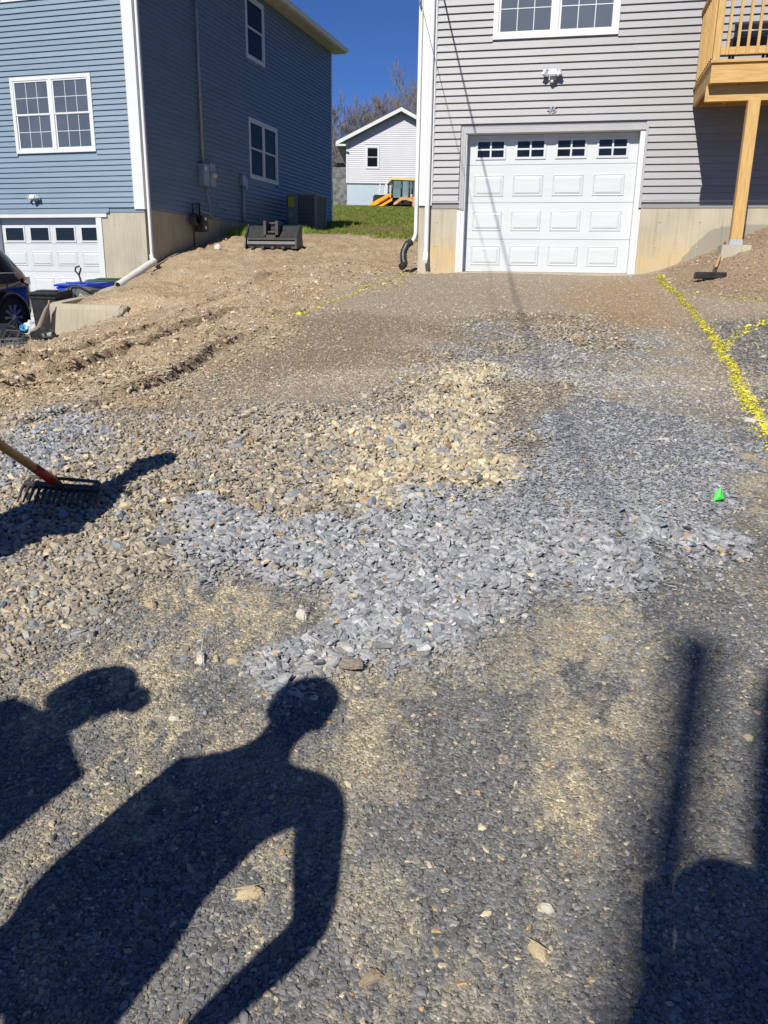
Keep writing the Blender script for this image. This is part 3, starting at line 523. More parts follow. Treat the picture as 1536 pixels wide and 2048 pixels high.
def window(parent, x0, z0, w, h, units=1, grid=(3, 2), side=None, glass='glassf', tr=.075, trimmat='white', face=-.045, lowgrid=True):
    """double hung window; local x along wall, z up, y into the wall"""
    m = MB(); 
    for a, b, c, d in ((0, w, 0, tr), (0, w, h - tr, h), (0, tr, tr, h - tr), (w - tr, w, tr, h - tr)): m.box(a, b, face, .02, c, d)
    iw = (w - 2 * tr - (units - 1) * .09) / units
    for u in range(1, units): xx = tr + u * iw + (u - 1) * .09; m.box(xx, xx + .09, face + .002, .02, tr, h - tr)
    loc = (x0, 0, z0) if side is None else (side, x0, z0); rot = None if side is None else (0, 0, R(90))
    wnd = m.build('window', M[trimmat], parent, loc, rot)
    for u in range(units):
        a = tr + u * (iw + .09); hz = tr + (h - 2 * tr) / 2; f = .032
        for top in (0, 1):
            c, d = (hz, h - tr) if top else (tr, hz + .02); y0 = face + (.012 if top else .024); s = MB(); a0, a1 = a + .001, a + iw - .001
            s.box(a0, a1, y0, y0 + .022, c, c + f); s.box(a0, a1, y0, y0 + .022, d - f, d); s.box(a0, a0 + f, y0, y0 + .022, c + f, d - f); s.box(a1 - f, a1, y0, y0 + .022, c + f, d - f)
            s.build('sash', M[trimmat], wnd)
            MB().box(a0 + f, a1 - f, y0 + .014, y0 + .018, c + f, d - f).build('pane', M[glass], wnd)
            if grid and (top or lowgrid):
                gm = MB(); gw = .011
                for i in range(1, grid[0]): xx = a0 + f + (a1 - a0 - 2 * f) * i / grid[0]; gm.box(xx - gw / 2, xx + gw / 2, y0 + .008, y0 + .0135, c + f, d - f)
                for j in range(1, grid[1]): zz = c + f + (d - c - 2 * f) * j / grid[1]; gm.box(a0 + f, a1 - f, y0 + .009, y0 + .0138, zz - gw / 2, zz + gw / 2)
                gm.build('glazing_bar', M['mullion'], wnd)
    return wnd
def garage_door(house, xl, xr, z0, z1, ydoor, wins, cols, rows, muntin, topw):
    """sectional door: every section a part, raised panels pressed into it"""
    d = MB().box(xl, xr, ydoor + .035, ydoor + .05, z0, z1).build('garage_door', M['door'], house)
    js = [z0] + [r[2] for r in rows[:-1]] + [z1]
    for k, (pz0, pz1, _) in enumerate(rows):
        a, b = js[k] + .003, js[k + 1] - .003; m = MB(); m.box(xl, xr, ydoor + .004, ydoor + .034, a, b)
        for (c0, c1) in cols:
            if k == len(rows) - 1:
                continue
            f = ydoor + .004                             # groove, slope and raised field
            def ring(i0, i1, y0_, y1_):
                (ax0, ax1, az0, az1), (bx0, bx1, bz0, bz1) = i0, i1
                v = [(ax0, y0_, az0), (ax1, y0_, az0), (ax1, y0_, az1), (ax0, y0_, az1), (bx0, y1_, bz0), (bx1, y1_, bz0), (bx1, y1_, bz1), (bx0, y1_, bz1)]
                m.add(v, [(0, 1, 5, 4), (1, 2, 6, 5), (2, 3, 7, 6), (3, 0, 4, 7)])
            r0 = (c0, c1, pz0, pz1); sh = lambda r, s: (r[0] + s, r[1] - s, r[2] + s, r[3] - s)
            ring(r0, sh(r0, .016), f - .0005, f - .013); ring(sh(r0, .016), sh(r0, .030), f - .013, f - .004); ring(sh(r0, .030), sh(r0, .062), f - .004, f - .019)
            q = sh(r0, .062); m.add([(q[0], f - .019, q[2]), (q[1], f - .019, q[2]), (q[1], f - .019, q[3]), (q[0], f - .019, q[3])], [(0, 1, 2, 3)])
        m.build('door_section', M['door'], d)
    for (c0, c1) in wins:
        wz0, wz1 = topw; m = MB(); t = .034; y0 = ydoor - .012
        for a, b, c, e in ((c0 - t, c1 + t, wz0 - t, wz0), (c0 - t, c1 + t, wz1, wz1 + t), (c0 - t, c0, wz0, wz1), (c1, c1 + t, wz0, wz1)): m.box(a, b, y0, ydoor + .004, c, e)
        if muntin:
            xm, zm = (c0 + c1) / 2, (wz0 + wz1) / 2; m.box(xm - .014, xm + .014, y0 + .002, ydoor + .0, wz0, wz1); m.box(c0, c1, y0 + .003, ydoor + .001, zm - .012, zm + .012)
        m.build('window_frame', M['door'], d); MB().box(c0, c1, ydoor - .001, ydoor + .0035, wz0, wz1).build('pane', M['glassd'], d)
    return d
def concrete_wall(parent, x0, x1, z0, z1, y0, y1, stain=None, side=None, res=.06):
    """cast wall panel with a fine front face that carries the stain, plus plain back"""
    nx = max(2, int((x1 - x0) / res)); nz = max(2, int((z1 - z0) / res)); xs_ = np.linspace(x0, x1, nx + 1); zs_ = np.linspace(z0, z1, nz + 1)
    m = MB(); vs = [(x, y0, z) for z in zs_ for x in xs_]; fs = [(j * (nx + 1) + i, j * (nx + 1) + i + 1, (j + 1) * (nx + 1) + i + 1, (j + 1) * (nx + 1) + i) for j in range(nz) for i in range(nx)]
    m.add(vs, fs); nf = len(vs); m.box(x0, x1, y0 + .002, y1, z0, z1)
    o = m.build('foundation', M['conc'], parent, None if side is None else (side, 0, 0), None if side is None else (0, 0, R(90)))
    at = o.data.attributes.new('stain', 'FLOAT_COLOR', 'POINT'); c = np.zeros((len(o.data.vertices), 4), np.float32); c[:, 3] = 1
    co = np.zeros(len(o.data.vertices) * 3, np.float32); o.data.vertices.foreach_get('co', co); co = co.reshape(-1, 3)
    if stain: c[:, 0], c[:, 1] = stain(co[:, 0], co[:, 2])
    at.data.foreach_set('color', c.ravel())
    t = MB(); rr = random.Random(int(x0 * 10) + 77)       # form-tie holes and seams standing proud
    x = x0 + .3
    while x < x1 - .1:
        t.box(x - .0025, x + .0025, y0 - .003, y0 - .0005, z0, z1)
        for zt in np.arange(z0 + .25, z1, .38): t.lathe([(0, -.008), (.012, -.007), (.017, -.001)], 7, Matrix.Translation((x + rr.uniform(-.012, .012), y0, zt)) @ Matrix.Rotation(R(-90), 4, 'X'))
        x += .61
    t.build('form_tie', M['conc'], o)
    return o
# ---- grey house; its frame: x along the front, y into the house, z from the door sill
GZ = P0.z + H
gh = thing('grey_house', 'grey vinyl-sided house with a white panelled garage door and number 46', 'house', (P0.x, P0.y, GZ), -G)
W0, W1, DEP, TOP = -.68, 9.2, 10.5, 7.0
m = MB(); m.box(W0 + .02, -.002, .0, .2, 1.0, TOP).box(2.92, W1, .0, .2, 1.0, TOP).box(-.002, 2.92, .0, .2, 2.17, TOP).box(W0 + .005, W0 + .2, .2, DEP, 0.9, TOP).box(W1 - .2, W1, .2, DEP, .9, TOP).box(W0 + .2, W1 - .2, DEP - .2, DEP, 1.0, TOP)
m.box(W0 + .2, W1 - .2, .2, DEP - .2, TOP - .1, TOP); m.build('wall', M['grey'], gh)
def stain_g(x, z):
    n_ = fbm(x * 1.3, z * 1.0, 2, 4, 3); a = sstep(z, .75, .15) * .75 * (.5 + n_)
    lim = np.interp(x, [3.5, 3.75, 3.98, 4.15, 4.6, 9], [.10, .42, .66, .72, .76, .9]); b = (z < lim) & (x > 3.45); return np.clip(a, 0, 1) * (1 - b * .7), b * .62
concrete_wall(gh, W0, -.03, -.6, 1.105, .012, .25, stain_g, res=.03)
concrete_wall(gh, 2.90, W1, -.6, 1.105, .012, .25, stain_g, res=.03)
concrete_wall(gh, .0, DEP, -.6, 1.0, 0, .2, None, side=W0 + .2)
holes = [(-.02, 2.87, 0, 2.30), (.429, 2.323, 3.468, 4.96), (4.62, 6.5, 2.78, 4.85), (6.9, 8.4, 3.5, 4.9)]
siding(gh, -.46, W1, 1.115, TOP, holes, M['grey'])
MB().box(W0, -.462, -.034, .03, 1.045, TOP).build('corner_post', M['white'], gh)
m = MB(); m.box(W0 + .11, W0 + .118, -.037, -.034, 1.046, TOP); m.build('corner_groove', M['greytrim'], gh)
MB().box(-.459, -.447, -.030, .0, 1.10, TOP).build('j_channel', M['greytrim'], gh)
MB().box(-.46, -.002, -.03, .01, 1.085, 1.113).box(2.89, W1, -.03, .01, 1.085, 1.113).build('starter_strip', M['greytrim'], gh)
dm = MB(); dm.cham(-.565, -.49, -.10, -.045, .30, TOP, .012); dm.extr([(-.10, .30), (-.045, .30), (-.085, .16), (-.16, .12), (-.175, .17), (-.125, .20)], -.565, -.49, 'x'); dm.build('downspout', M['white'], gh)
dm = MB(); dm.tube([(-.735, .06, TOP), (-.735, .06, .62), (-.745, .02, .54), (-.78, -.06, .46)], .035, 10); dm.build('side_downspout', M['white'], gh)
dm = MB(); pts = [(-.78, -.05, .47), (-.85, -.10, .42), (-.90, -.15, .30), (-.89, -.2, .18), (-.86, -.22, .10), (-.92, -.30, .04)]
P_ = []; RR = []
for a, b in zip(pts[:-1], pts[1:]):
    for t in range(6): P_.append(Vector(a).lerp(Vector(b), t / 6)); RR.append(.062 if t % 2 else .050)
dm.tube(P_, RR, 12); dm.build('corrugated_elbow', M['black'], gh)
dm = MB(); dm.tube([(-.715, .1, TOP), (-.715, .1, 1.2)], .018, 8).box(-.76, -.69, .05, .16, 3.95, 4.1); dm.tube([(-.72, .08, 4.3), (-.75, -.05, 4.05), (-.72, .06, 3.9)], .012, 6); dm.build('service_conduit', M['metalgrey'], gh)
# garage opening
m = MB()
for a, b, c, d in ((-.002, .028, 0.0, 2.20), (2.872, 2.902, 0.98, 2.20), (-.002, 2.902, 2.20, 2.225)): m.box(a, b, -.035, .03, max(c, 1.0) if c < 1 else c, d)
m.box(-.002, .022, -.032, .03, .98, 1.0).box(.03, .072, -.034, -.014, .98, 2.135).box(.03, 2.871, -.0345, -.0142, 2.137, 2.199); m.build('opening_trim', M['greytrim'], gh)
m = MB()
m.box(.030, .09, -.012, .195, -.02, 2.17).box(2.79, 2.868, -.012, .195, -.02, 2.17).box(.030, 2.868, -.012, .195, 2.14, 2.198); m.box(-.03, .029, -.02, .012, -.02, .975).box(2.869, 2.905, -.02, .012, -.02, .975); m.build('jamb', M['white'], gh)
MB().box(.0, 2.89, -.03, .3, -.09, -.004).build('sill', M['conc'], gh)
cols = [(.202 + .6423 * i, .70 + .6423 * i) for i in range(4)]; wins = [(.25 + .645 * i, .675 + .645 * i) for i in range(4)]
garage_door(gh, .092, 2.788, .002, 2.138, .17, wins, [(a - .0, b) for a, b in cols], [(.105, .43, .53), (.655, .978, 1.101), (1.197, 1.536, 1.684), (0, 0, 0)], True, (1.80, 2.035))
window(gh, .429, 3.468, 1.894, 1.49, 2, (3, 2))
window(gh, 6.9, 3.5, 1.5, 1.4, 2, (3, 2))
m = MB(); m.box(4.62, 6.5, -.045, .02, 2.78, 2.86).box(4.62, 6.5, -.045, .02, 4.77, 4.85).box(4.62, 4.72, -.045, .02, 2.86, 4.77).box(6.4, 6.5, -.045, .02, 2.86, 4.77).box(5.5, 5.62, -.045, .02, 2.86, 4.77)
sd_ = m.build('sliding_door', M['white'], gh); MB().box(4.72, 5.5, -.02, -.01, 2.86, 4.77).box(5.62, 6.4, -.02, -.01, 2.86, 4.77).build('pane', M['glassf'], sd_)
# security lights
def flood(parent, x, z, spread=1.0, name='flood_light'):
    m = MB(); m.cham(-.065, .065, -.05, -.025, -.06, .065, .01); o = m.build(name, M['white'], parent, (x, 0, z))
    m = MB(); Mh = Matrix.Translation((-.01, -.13, .01)) @ Matrix.Rotation(R(-28), 4, 'X')
    m2 = [(-.06, -.05), (.06, -.05), (.072, .045), (-.072, .045)]
    def hood(cx, ry, w):
        mm = Matrix.Translation((cx, -.13, .02)) @ Matrix.Rotation(R(ry), 4, 'Z') @ Matrix.Rotation(R(-25), 4, 'X'); vs = [mm @ Vector(v) for v in [(-w, -.03, -.04), (w, -.03, -.04), (w, -.03, .045), (-w, -.03, .045), (-w * .6, .05, -.025), (w * .6, .05, -.025), (w * .6, .05, .03), (-w * .6, .05, .03)]]
        m.add(vs, [(0, 1, 2, 3), (4, 5, 6, 7), (0, 1, 5, 4), (1, 2, 6, 5), (2, 3, 7, 6), (3, 0, 4, 7)])
    hood(0, 0, .062); hood(-.115, -50, .035); hood(.105, 65, .035); m.tube([(0, -.04, .0), (0, -.10, .01)], .02, 8); m.tube([(-.06, -.06, 0), (-.11, -.11, .01)], .012, 6); m.tube([(.06, -.06, 0), (.10, -.10, .01)], .012, 6)
    m.build('lamp_head', M['white'], o)
    m = MB(); mm = Matrix.Translation((0, -.162, .002)) @ Matrix.Rotation(R(-25), 4, 'X'); m.add([mm @ Vector(v) for v in [(-.05, 0, -.03), (.05, 0, -.03), (.05, 0, .034), (-.05, 0, .034)]], [(0, 1, 2, 3)]); m.build('lamp_lens', M['metalgrey'], o)
    m = MB(); m.lathe([(.012, -.045), (.024, -.06), (.030, -.085), (.022, -.108), (0, -.116)], 12, Matrix.Translation((0, -.09, .0))); m.tube([(0, -.06, -.02), (0, -.09, -.05)], .013, 8); m.build('motion_sensor', M['white'], o)
    return o
flood(gh, 1.385, 2.93)
for ch, xx in (('4', 1.325), ('6', 1.395)):
    cu = bpy.data.curves.new('house_number', 'FONT'); cu.body = ch; cu.size = .15; cu.extrude = .005; cu.shear = .35; cu.bevel_depth = .002
    t = bpy.data.objects.new('house_number', cu); link(t); bpy.context.view_layer.update(); me = bpy.data.meshes.new_from_object(t.evaluated_get(bpy.context.evaluated_depsgraph_get())); bpy.data.objects.remove(t); me.name = 'house_number'
    me.materials.clear(); me.materials.append(M['metalgrey']); place('house_number', me, gh, (xx, -.036, 2.40), (R(90), 0, 0))
# roof
def gable_roof(house, x0, x1, y0, y1, z, over, pitch, ridge='y', mats=('shingle', 'soffit', 'white')):
    if ridge == 'y':
        xm = (x0 + x1) / 2; rise = (xm - x0) * pitch; t = .16; a0, a1 = y0 - .25, y1 + .25
        xo0, xo1 = x0 - over, x1 + over; zo = z - over * 0 + .12
        m = MB(); m.extr([(xo0, zo + .02), (xm, zo + .02 + rise + over * pitch), (xo1, zo + .02), (xo1, zo - .005), (xm, zo - .005 + rise + over * pitch), (xo0, zo - .005)], a0, a1, 'y'); m.build('roof', M[mats[0]], house)
        m = MB(); m.box(xo0 + .005, x0 + .0, a0, a1, z - .03, z - .012).box(x1, xo1 - .005, a0, a1, z - .03, z - .012); m.build('soffit', M[mats[1]], house)
        m = MB(); m.box(xo0 - .004, xo0 + .004, a0, a1, z - .03, zo).box(xo1 - .004, xo1 + .004, a0, a1, z - .03, zo)
        m.build('fascia', M[mats[2]], house)
        g = MB()
        for s, xx in ((-1, xo0 - .005), (1, xo1 + .005)): g.extr([(xx, z + .10), (xx + s * .10, z + .10), (xx + s * .10, z + .07), (xx + s * .055, z - .01), (xx, z - .01)], a0, a1, 'y')
        g.build('gutter', M[mats[2]], house)
        for yy0, yy1 in ((y0 + .0, y0 + .12), (y1 - .12, y1)):
            g = MB(); g.extr([(x0, z - .02), (x1, z - .02), (xm, z + rise)], yy0, yy1, 'y'); g.build('gable', house_mat, house)
        g = MB()
        for yy in (a0, a1):
            g.extr([(xo0, zo + .02), (xm, zo + .02 + rise + over * pitch), (xo1, zo + .02), (xo1, zo - .15), (xm, zo - .15 + rise + over * pitch), (xo0, zo - .15)], yy - .012, yy + .012, 'y')
        g.build('rake_board', M[mats[2]], house)
house_mat = M['grey']; gable_roof(gh, W0, W1, 0, DEP, TOP, .42, .5)
# ---- blue house
BL = Pb + xb * (-.14); BZ = -1.1 + H
bh = thing('blue_house', 'tall blue vinyl-sided house with its right side in deep shade', 'house', (BL.x, BL.y, BZ), -B)
oz = 1.1                                             # local z of lens height minus base
BX0, BDEP, BTOP = -7.5, 11.5, 7.10 + oz
m = MB(); m.box(-1.1, -.005, 0, .2, 1.3 + oz, BTOP).box(BX0, -3.9, 0, .2, 1.3 + oz, BTOP).box(-3.9, -1.1, 0, .2, 1.29 + oz, BTOP).box(-.2, -.003, .2, BDEP, 1.36 + oz, BTOP).box(BX0, BX0 + .2, .2, BDEP, 0, BTOP).box(BX0 + .2, -.2, BDEP - .2, BDEP, 0, BTOP); m.build('wall', M['blue'], bh)
siding(bh, BX0, -.215, 1.40 + oz, BTOP, [(-3.05, -1.05, 2.52 + oz, 4.005 + oz), (-5.6, -4.0, 2.52 + oz, 4.0 + oz), (-3.05, -1.65, 5.42 + oz, 6.9 + oz)], M['blue'])
siding(bh, BX0, -.86, 1.40 + oz - E_, 1.40 + oz - .01, [], M['blue'])
siding(bh, .11, BDEP - .07, 1.44 + oz, BTOP, [(5.14, 6.97, 2.56 + oz, 4.06 + oz), (5.13, 6.25, 5.45 + oz, 6.92 + oz)], M['blue'], side=True)
MB().box(-.215, .034, -.034, .0, 1.36 + oz, BTOP).box(.001, .034, .0, .10, 1.36 + oz, BTOP).box(.001, .03, BDEP - .07, BDEP + .03, 1.4 + oz, BTOP).build('corner_post', M['white'], bh)
MB().box(.0, .036, .102, .112, 1.40 + oz, BTOP).box(-.228, -.217, -.03, 0, 1.4 + oz, BTOP).build('j_channel', M['greytrim'], bh)
concrete_wall(bh, -1.075, -.002, 0, 1.385 + oz, .012, .2, lambda x, z: (np.clip(sstep(z, .9, .2), 0, 1) * .3, x * 0), res=.1)
concrete_wall(bh, .02, BDEP, 0, 1.42 + oz, .006, .2, lambda x, z: (x * 0 + .1, x * 0), side=0.0, res=.2)
m = MB(); m.box(-1.215, -1.075, -.015, .18, 0, 1.27 + oz).box(-4.0, -3.86, -.015, .18, 0, 1.27 + oz).box(-4.0, -.93, -.026, .14, 1.205 + oz, 1.275 + oz); m.build('jamb', M['white'], bh)
MB().box(-4.05, -.93, -.030, .06, 1.276 + oz, 1.296 + oz).build('opening_trim', M['greytrim'], bh)
bw = [(-3.74 + .676 * i, -3.26 + .676 * i) for i in range(4)]
garage_door(bh, -3.86, -1.215, .002, 1.215 + oz, .15, bw, [(a - .03, b + .03) for a, b in bw], [(.14, .45, .58), (.70, 1.03, 1.16), (1.28, 1.60, 1.76), (0, 0, 0)], False, (1.83, 2.10))
window(bh, -3.06, 2.515 + oz, 2.01, 1.495, 2, (3, 2)); window(bh, -5.6, 2.515 + oz, 1.6, 1.495, 2, (3, 2)); window(bh, -3.06, 5.42 + oz, 1.42, 1.49, 1, (3, 2))
window(bh, 5.14, 2.56 + oz, 1.83, 1.5, 2, None, side=0.0, glass='glasss', trimmat='white', tr=.085); window(bh, 5.13, 5.45 + oz, 1.12, 1.47, 1, None, side=0.0, glass='glasss', tr=.085)
flood(bh, -2.70, 1.60 + oz)
house_mat = M['blue']; gable_roof(bh, BX0, 0, 0, BDEP, BTOP + .0, .42, .5)
dm = MB(); dm.cham(.045, .105, .03, .11, .42 + oz, BTOP, .012); dm.build('downspout', M['white'], bh)
dm = MB(); dm.tube([(.07, .05, .43 + oz), (.08, .04, .40 + oz), (.13, -.02, .33 + oz), (.20, -.06, .28 + oz)], .048, 12); dm.build('downspout_elbow', M['white'], bh)
# meter, conduits
dm = MB(); dm.tube([(.075, 2.50, BTOP), (.075, 2.50, 2.60 + oz)], .035, 10); dm.box(.03, .12, 2.455, 2.545, 4.9 + oz, 4.93 + oz).box(.03, .12, 2.455, 2.545, 3.9 + oz, 3.93 + oz); dm.build('service_conduit', M['metalgrey'], bh)
mt = MB().box(.03, .17, 2.36, 2.62, 2.08 + oz, 2.56 + oz).box(.03, .15, 2.70, 2.98, 2.10 + oz, 2.60 + oz).build('meter_box', M['metalgrey'], bh)
MB().lathe([(.085, 0), (.085, .05), (.06, .09), (0, .10)], 18, Matrix.Translation((.15, 2.84, 2.36 + oz)) @ Matrix.Rotation(R(90), 4, 'Y')).build('meter_glass', M['silver'], mt)
MB().box(.171, .175, 2.42, 2.50, 2.42 + oz, 2.50 + oz).build('meter_label', M['white'], mt)
dm = MB(); dm.tube([(.09, 2.62, 2.08 + oz), (.09, 2.62, 1.9 + oz), (.10, 2.70, 1.68 + oz), (.10, 2.64, 1.48 + oz), (.09, 2.3, 1.50 + oz), (.08, 2.15, 1.60 + oz)], .022, 8); dm.tube([(.09, 3.1, 1.72 + oz), (.12, 3.35, 1.72 + oz), (.12, 3.45, 1.60 + oz), (.12, 3.2, 1.40 + oz), (.11, 2.9, 1.38 + oz), (.1, 2.6, 1.48 + oz)], .018, 8); dm.build('flexible_conduit', M['metalgrey'], bh)
dm = MB(); dm.tube([(.08, 4.60, 2.50 + oz), (.08, 4.60, 1.05 + oz)], .04, 8); dm.box(.03, .13, 4.5, 4.66, 2.3 + oz, 2.56 + oz).box(.03, .12, 4.68, 4.78, 2.22 + oz, 2.52 + oz); dm.build('disconnect_box', M['metalgrey'], bh)
gm = MB(); gm.box(.06, .30, 1.98, 2.22, 1.02 + oz, 1.38 + oz); gm.lathe([(.14, 0), (.14, .12), (.1, .16)], 14, Matrix.Translation((.10, 1.82, 1.28 + oz)) @ Matrix.Rotation(R(90), 4, 'Y')); gm.tube([(.12, 1.84, .62 + oz), (.12, 1.84, 1.62 + oz), (.12, 2.15, 1.66 + oz), (.12, 2.15, 1.38 + oz)], .022, 8); gm.tube([(.12, 2.2, 1.66 + oz), (-.0, 2.2, 1.66 + oz)], .022, 8); gm.build('gas_meter', M['iron'], bh)
MB().box(.301, .306, 2.05, 2.15, 1.28 + oz, 1.35 + oz).box(.301, .306, 2.05, 2.13, 1.08 + oz, 1.15 + oz).build('gas_meter_tag', M['white'], bh)
# ------------------------------------------------------------ neighbour's lower drive and the retaining wall
m = MB(); fl = -1.2 + H
def bw_(al, out): p = Pb + xb * al - nb * out; return (p.x, p.y)
poly = [bw_(-.30, -.05), bw_(-.30, 3.1), bw_(-.32, 5.6), bw_(.1, 8.2), bw_(-1, 14), bw_(-9, 14), bw_(-9, -.05)]
m.prism([(x, y) for x, y in poly], fl - .3, fl + .015); tag(m.build('neighbour_driveway', M['asphalt']), 'sunken asphalt drive in front of the blue house garage', None, None, 'structure')
rw = thing('retaining_wall', 'low cast concrete retaining wall with a broken corner beside the sunken drive', 'wall', (*bw_(-.2, 3.0), fl), -B)
m = MB(); m.extr([(0, -.25), (0, .70), (.9, .80), (2.2, 1.05), (2.93, 1.27), (2.93, -.25)], -.12, .10, 'x'); leg = m.build('wall_leg', M['conc'], rw)
m = MB(); z0, z1 = -.25, .685
# return with softly rounded front corner and broken right end
sec = [(-.12, .0), (-.115, -.07), (-.09, -.11), (-.04, -.135), (.4, -.14), (1.42, -.14), (1.47, -.10), (1.52, -.02), (1.46, .02), (1.50, .05), (1.40, .08), (-.12, .08)]
nz_ = 10; vs = []
for j in range(nz_ + 1):
    t = j / nz_; zz = z0 + (z1 - z0) * t
    for i, (a, b) in enumerate(sec):
        a2 = a - (.10 * max(0, .9 - abs(t - .25) * 1.5) if 6 <= i <= 9 else 0) + (random.uniform(-.035, .035) if 5 <= i <= 10 else 0) ; inset = .018 if j == nz_ and i < 6 else 0
        vs.append((a2, b + inset, zz + (0 if j < nz_ else -.0)))
n_ = len(sec); m.add(vs, [(j * n_ + i, j * n_ + (i + 1) % n_, (j + 1) * n_ + (i + 1) % n_, (j + 1) * n_ + i) for j in range(nz_) for i in range(n_)] + [tuple(range(nz_ * n_, (nz_ + 1) * n_))])
m.build('wall_return', M['conc'], rw)
for k in range(6):
    q = stone_mesh(300 + k, .5, 'stone', M['conc']); o = place('stone', q, rw, (1.46 + random.uniform(-.04, .1), -.10 + random.uniform(-.1, .05), .12 + .08 * k), (k, k * 2, k)); s = random.uniform(.04, .08); o.scale = (s, s, s)
# ------------------------------------------------------------ dark SUV, its rear end on the right
def car():
    c = thing('parked_car', 'dark midnight SUV parked on the sunken drive, tail towards the garage', 'car', (*bw_(-1.5, 1.9), fl + .015), R(90) - B)
    Lc, Wd = 4.75, 1.86                                   # x runs back (-) from the tail, y into the drive; near side y=0
    #  x, bottom z, belt z, roof z, half-width belt, half-width roof
    st = [(0.0, .42, .62, .66, .70, .66), (-.05, .34, .88, .92, .82, .74), (-.13, .30, 1.05, 1.10, .88, .72), (-.30, .28, 1.08, 1.32, .92, .68), (-.52, .27, 1.08, 1.54, .93, .66), (-.68, .27, 1.08, 1.63, .93, .66),
          (-1.1, .25, 1.06, 1.68, .93, .66), (-1.9, .25, 1.03, 1.71, .93, .67), (-2.6, .25, 1.01, 1.68, .93, .66), (-3.1, .25, 1.00, 1.48, .93, .64), (-3.45, .26, .99, 1.10, .92, .70), (-4.1, .28, .93, .97, .90, .72), (-4.55, .32, .80, .84, .84, .68), (-4.75, .40, .60, .64, .70, .60)]
    st = [(a, b * 1.05, c * 1.09, d * 1.085, e, f) for a, b, c, d, e, f in st]; m = MB(); vs = []; cy = Wd / 2
    for x, zb, zl, zr, wb, wr in st:
        half = [(0, zb), (wb * .86, zb), (wb * .98, zb + .12), (wb, zb + (zl - zb) * .55), (wb * .975, zl), (wr + (wb - wr) * .12, zl + (zr - zl) * .86), (wr * .86, zr - .012), (0, zr)]
        ring = half + [(-a, b) for a, b in half[-2:0:-1]]
        vs += [(x, cy + a, b) for a, b in ring]
    n = 14; k = len(st)
    m.add(vs, [(i * n + j, i * n + (j + 1) % n, (i + 1) * n + (j + 1) % n, (i + 1) * n + j) for i in range(k - 1) for j in range(n)], True); m.add([vs[i] for i in range(n)], [tuple(range(n))]); m.add([vs[(k - 1) * n + i] for i in range(n)], [tuple(range(n))])
    b = m.build('body', M['carpaint'], c); sb = b.modifiers.new('smooth', 'SUBSURF'); sb.levels = 2; sb.render_levels = 2
    bev = None
    def sidept(x, t, off=.006):                            # point on the near glass plane
        for (x1, zb1, zl1, zr1, wb1, wr1), (x0, zb0, zl0, zr0, wb0, wr0) in zip(st[:-1], st[1:]):
            if x0 <= x <= x1:
                f = (x1 - x) / (x1 - x0); zl = zl1 + (zl0 - zl1) * f; zr = zr1 + (zr0 - zr1) * f; wb = wb1 + (wb0 - wb1) * f; wr = wr1 + (wr0 - wr1) * f
                w = wb * .975 + (wr + (wb - wr) * .12 - wb * .975) * t; return (x, cy - w - off, zl + (zr - zl) * .86 * t)
    for xs_ in ([-.62, -.80, -1.25], [-1.33, -1.8, -2.15], [-2.23, -2.7, -3.05]):
        m = MB(); top = [sidept(x, .86) for x in xs_]; bot = [sidept(x, .08) for x in xs_]
        if xs_[0] > -.7: top[0] = sidept(-.80, .62); bot[0] = sidept(-.52, .10)
        q = len(xs_); m.add(top + bot, [(i, i + 1, q + i + 1, q + i) for i in range(q - 1)]); m.build('window', M['glassd'], c)
        m = MB(); m.tube([(p[0], p[1] - .004, p[2] - .02) for p in bot], .010, 6); m.build('window_trim', M['silver'], c)
    m = MB(); m.add([(-.05, cy - .80, 1.07), (-.12, cy - .87, 1.13), (-.36, cy - .935, 1.12), (-.38, cy - .94, 1.03), (-.12, cy - .90, .96), (-.05, cy - .82, .98)], [(0, 1, 2, 3, 4, 5)]); m.add([(-.05, cy - .80, 1.07), (-.04, cy - .3, 1.07), (-.02, cy - .3, .98), (-.05, cy - .82, .98)], [(0, 1, 2, 3)]); m.build('tail_light', M['taillight'], c)
    m = MB(); m.box(-.95, -.66, cy - .60, cy + .60, 1.70, 1.73); m.build('spoiler', M['carpaint'], c)
    for x in (-.78, -3.7):
        for yw in (-.025, Wd + .025):
            s = 1 if yw < 1 else -1; Mw = Matrix.Translation((x, yw, .37)) @ Matrix.Rotation(R(90) * s, 4, 'X')
            wh = MB().lathe([(.20, -.22), (.34, -.22), (.37, -.19), (.375, -.10), (.37, -.02), (.34, .012), (.262, .012), (.255, -.03), (.20, -.05)], 32, Mw).build('wheel', M['tyre'], c)
            m = MB().lathe([(.262, .014), (.250, .016), (.244, -.03), (.24, -.06), (0, -.065)], 32, Mw).build('rim', M['blackmetal'], wh)
            m = MB()
            for q in range(10):
                a = 2 * math.pi * q / 10; ca, sa = math.cos(a), math.sin(a); pts = []
                for r_, w_ in ((.05, .014), (.245, .028)): pts += [Mw @ Vector((ca * r_ - sa * w_, sa * r_ + ca * w_, .006)), Mw @ Vector((ca * r_ + sa * w_, sa * r_ - ca * w_, .006)), ]
                pts += [p + (Mw.to_3x3() @ Vector((0, 0, -.03))) for p in pts]; m.add(pts, [(0, 1, 3, 2), (0, 2, 6, 4), (1, 3, 7, 5), (2, 3, 7, 6)])
            m.lathe([(.055, -.02), (.05, .012), (0, .014)], 12, Mw); m.build('spoke', M['silverpaint'], wh)
            if s == 1:
                m = MB(); ar = [(x + .43 * math.cos(R(d)), -.018, .38 + .43 * math.sin(R(d))) for d in range(-10, 191, 12)]; m.tube(ar, .035, 6); m.lathe([(.42, 0), (0, 0)], 28, Matrix.Translation((x, .0, .38)) @ Matrix.Rotation(R(90), 4, 'X')); m.build('wheel_arch', M['black'], c)
    return c
car()
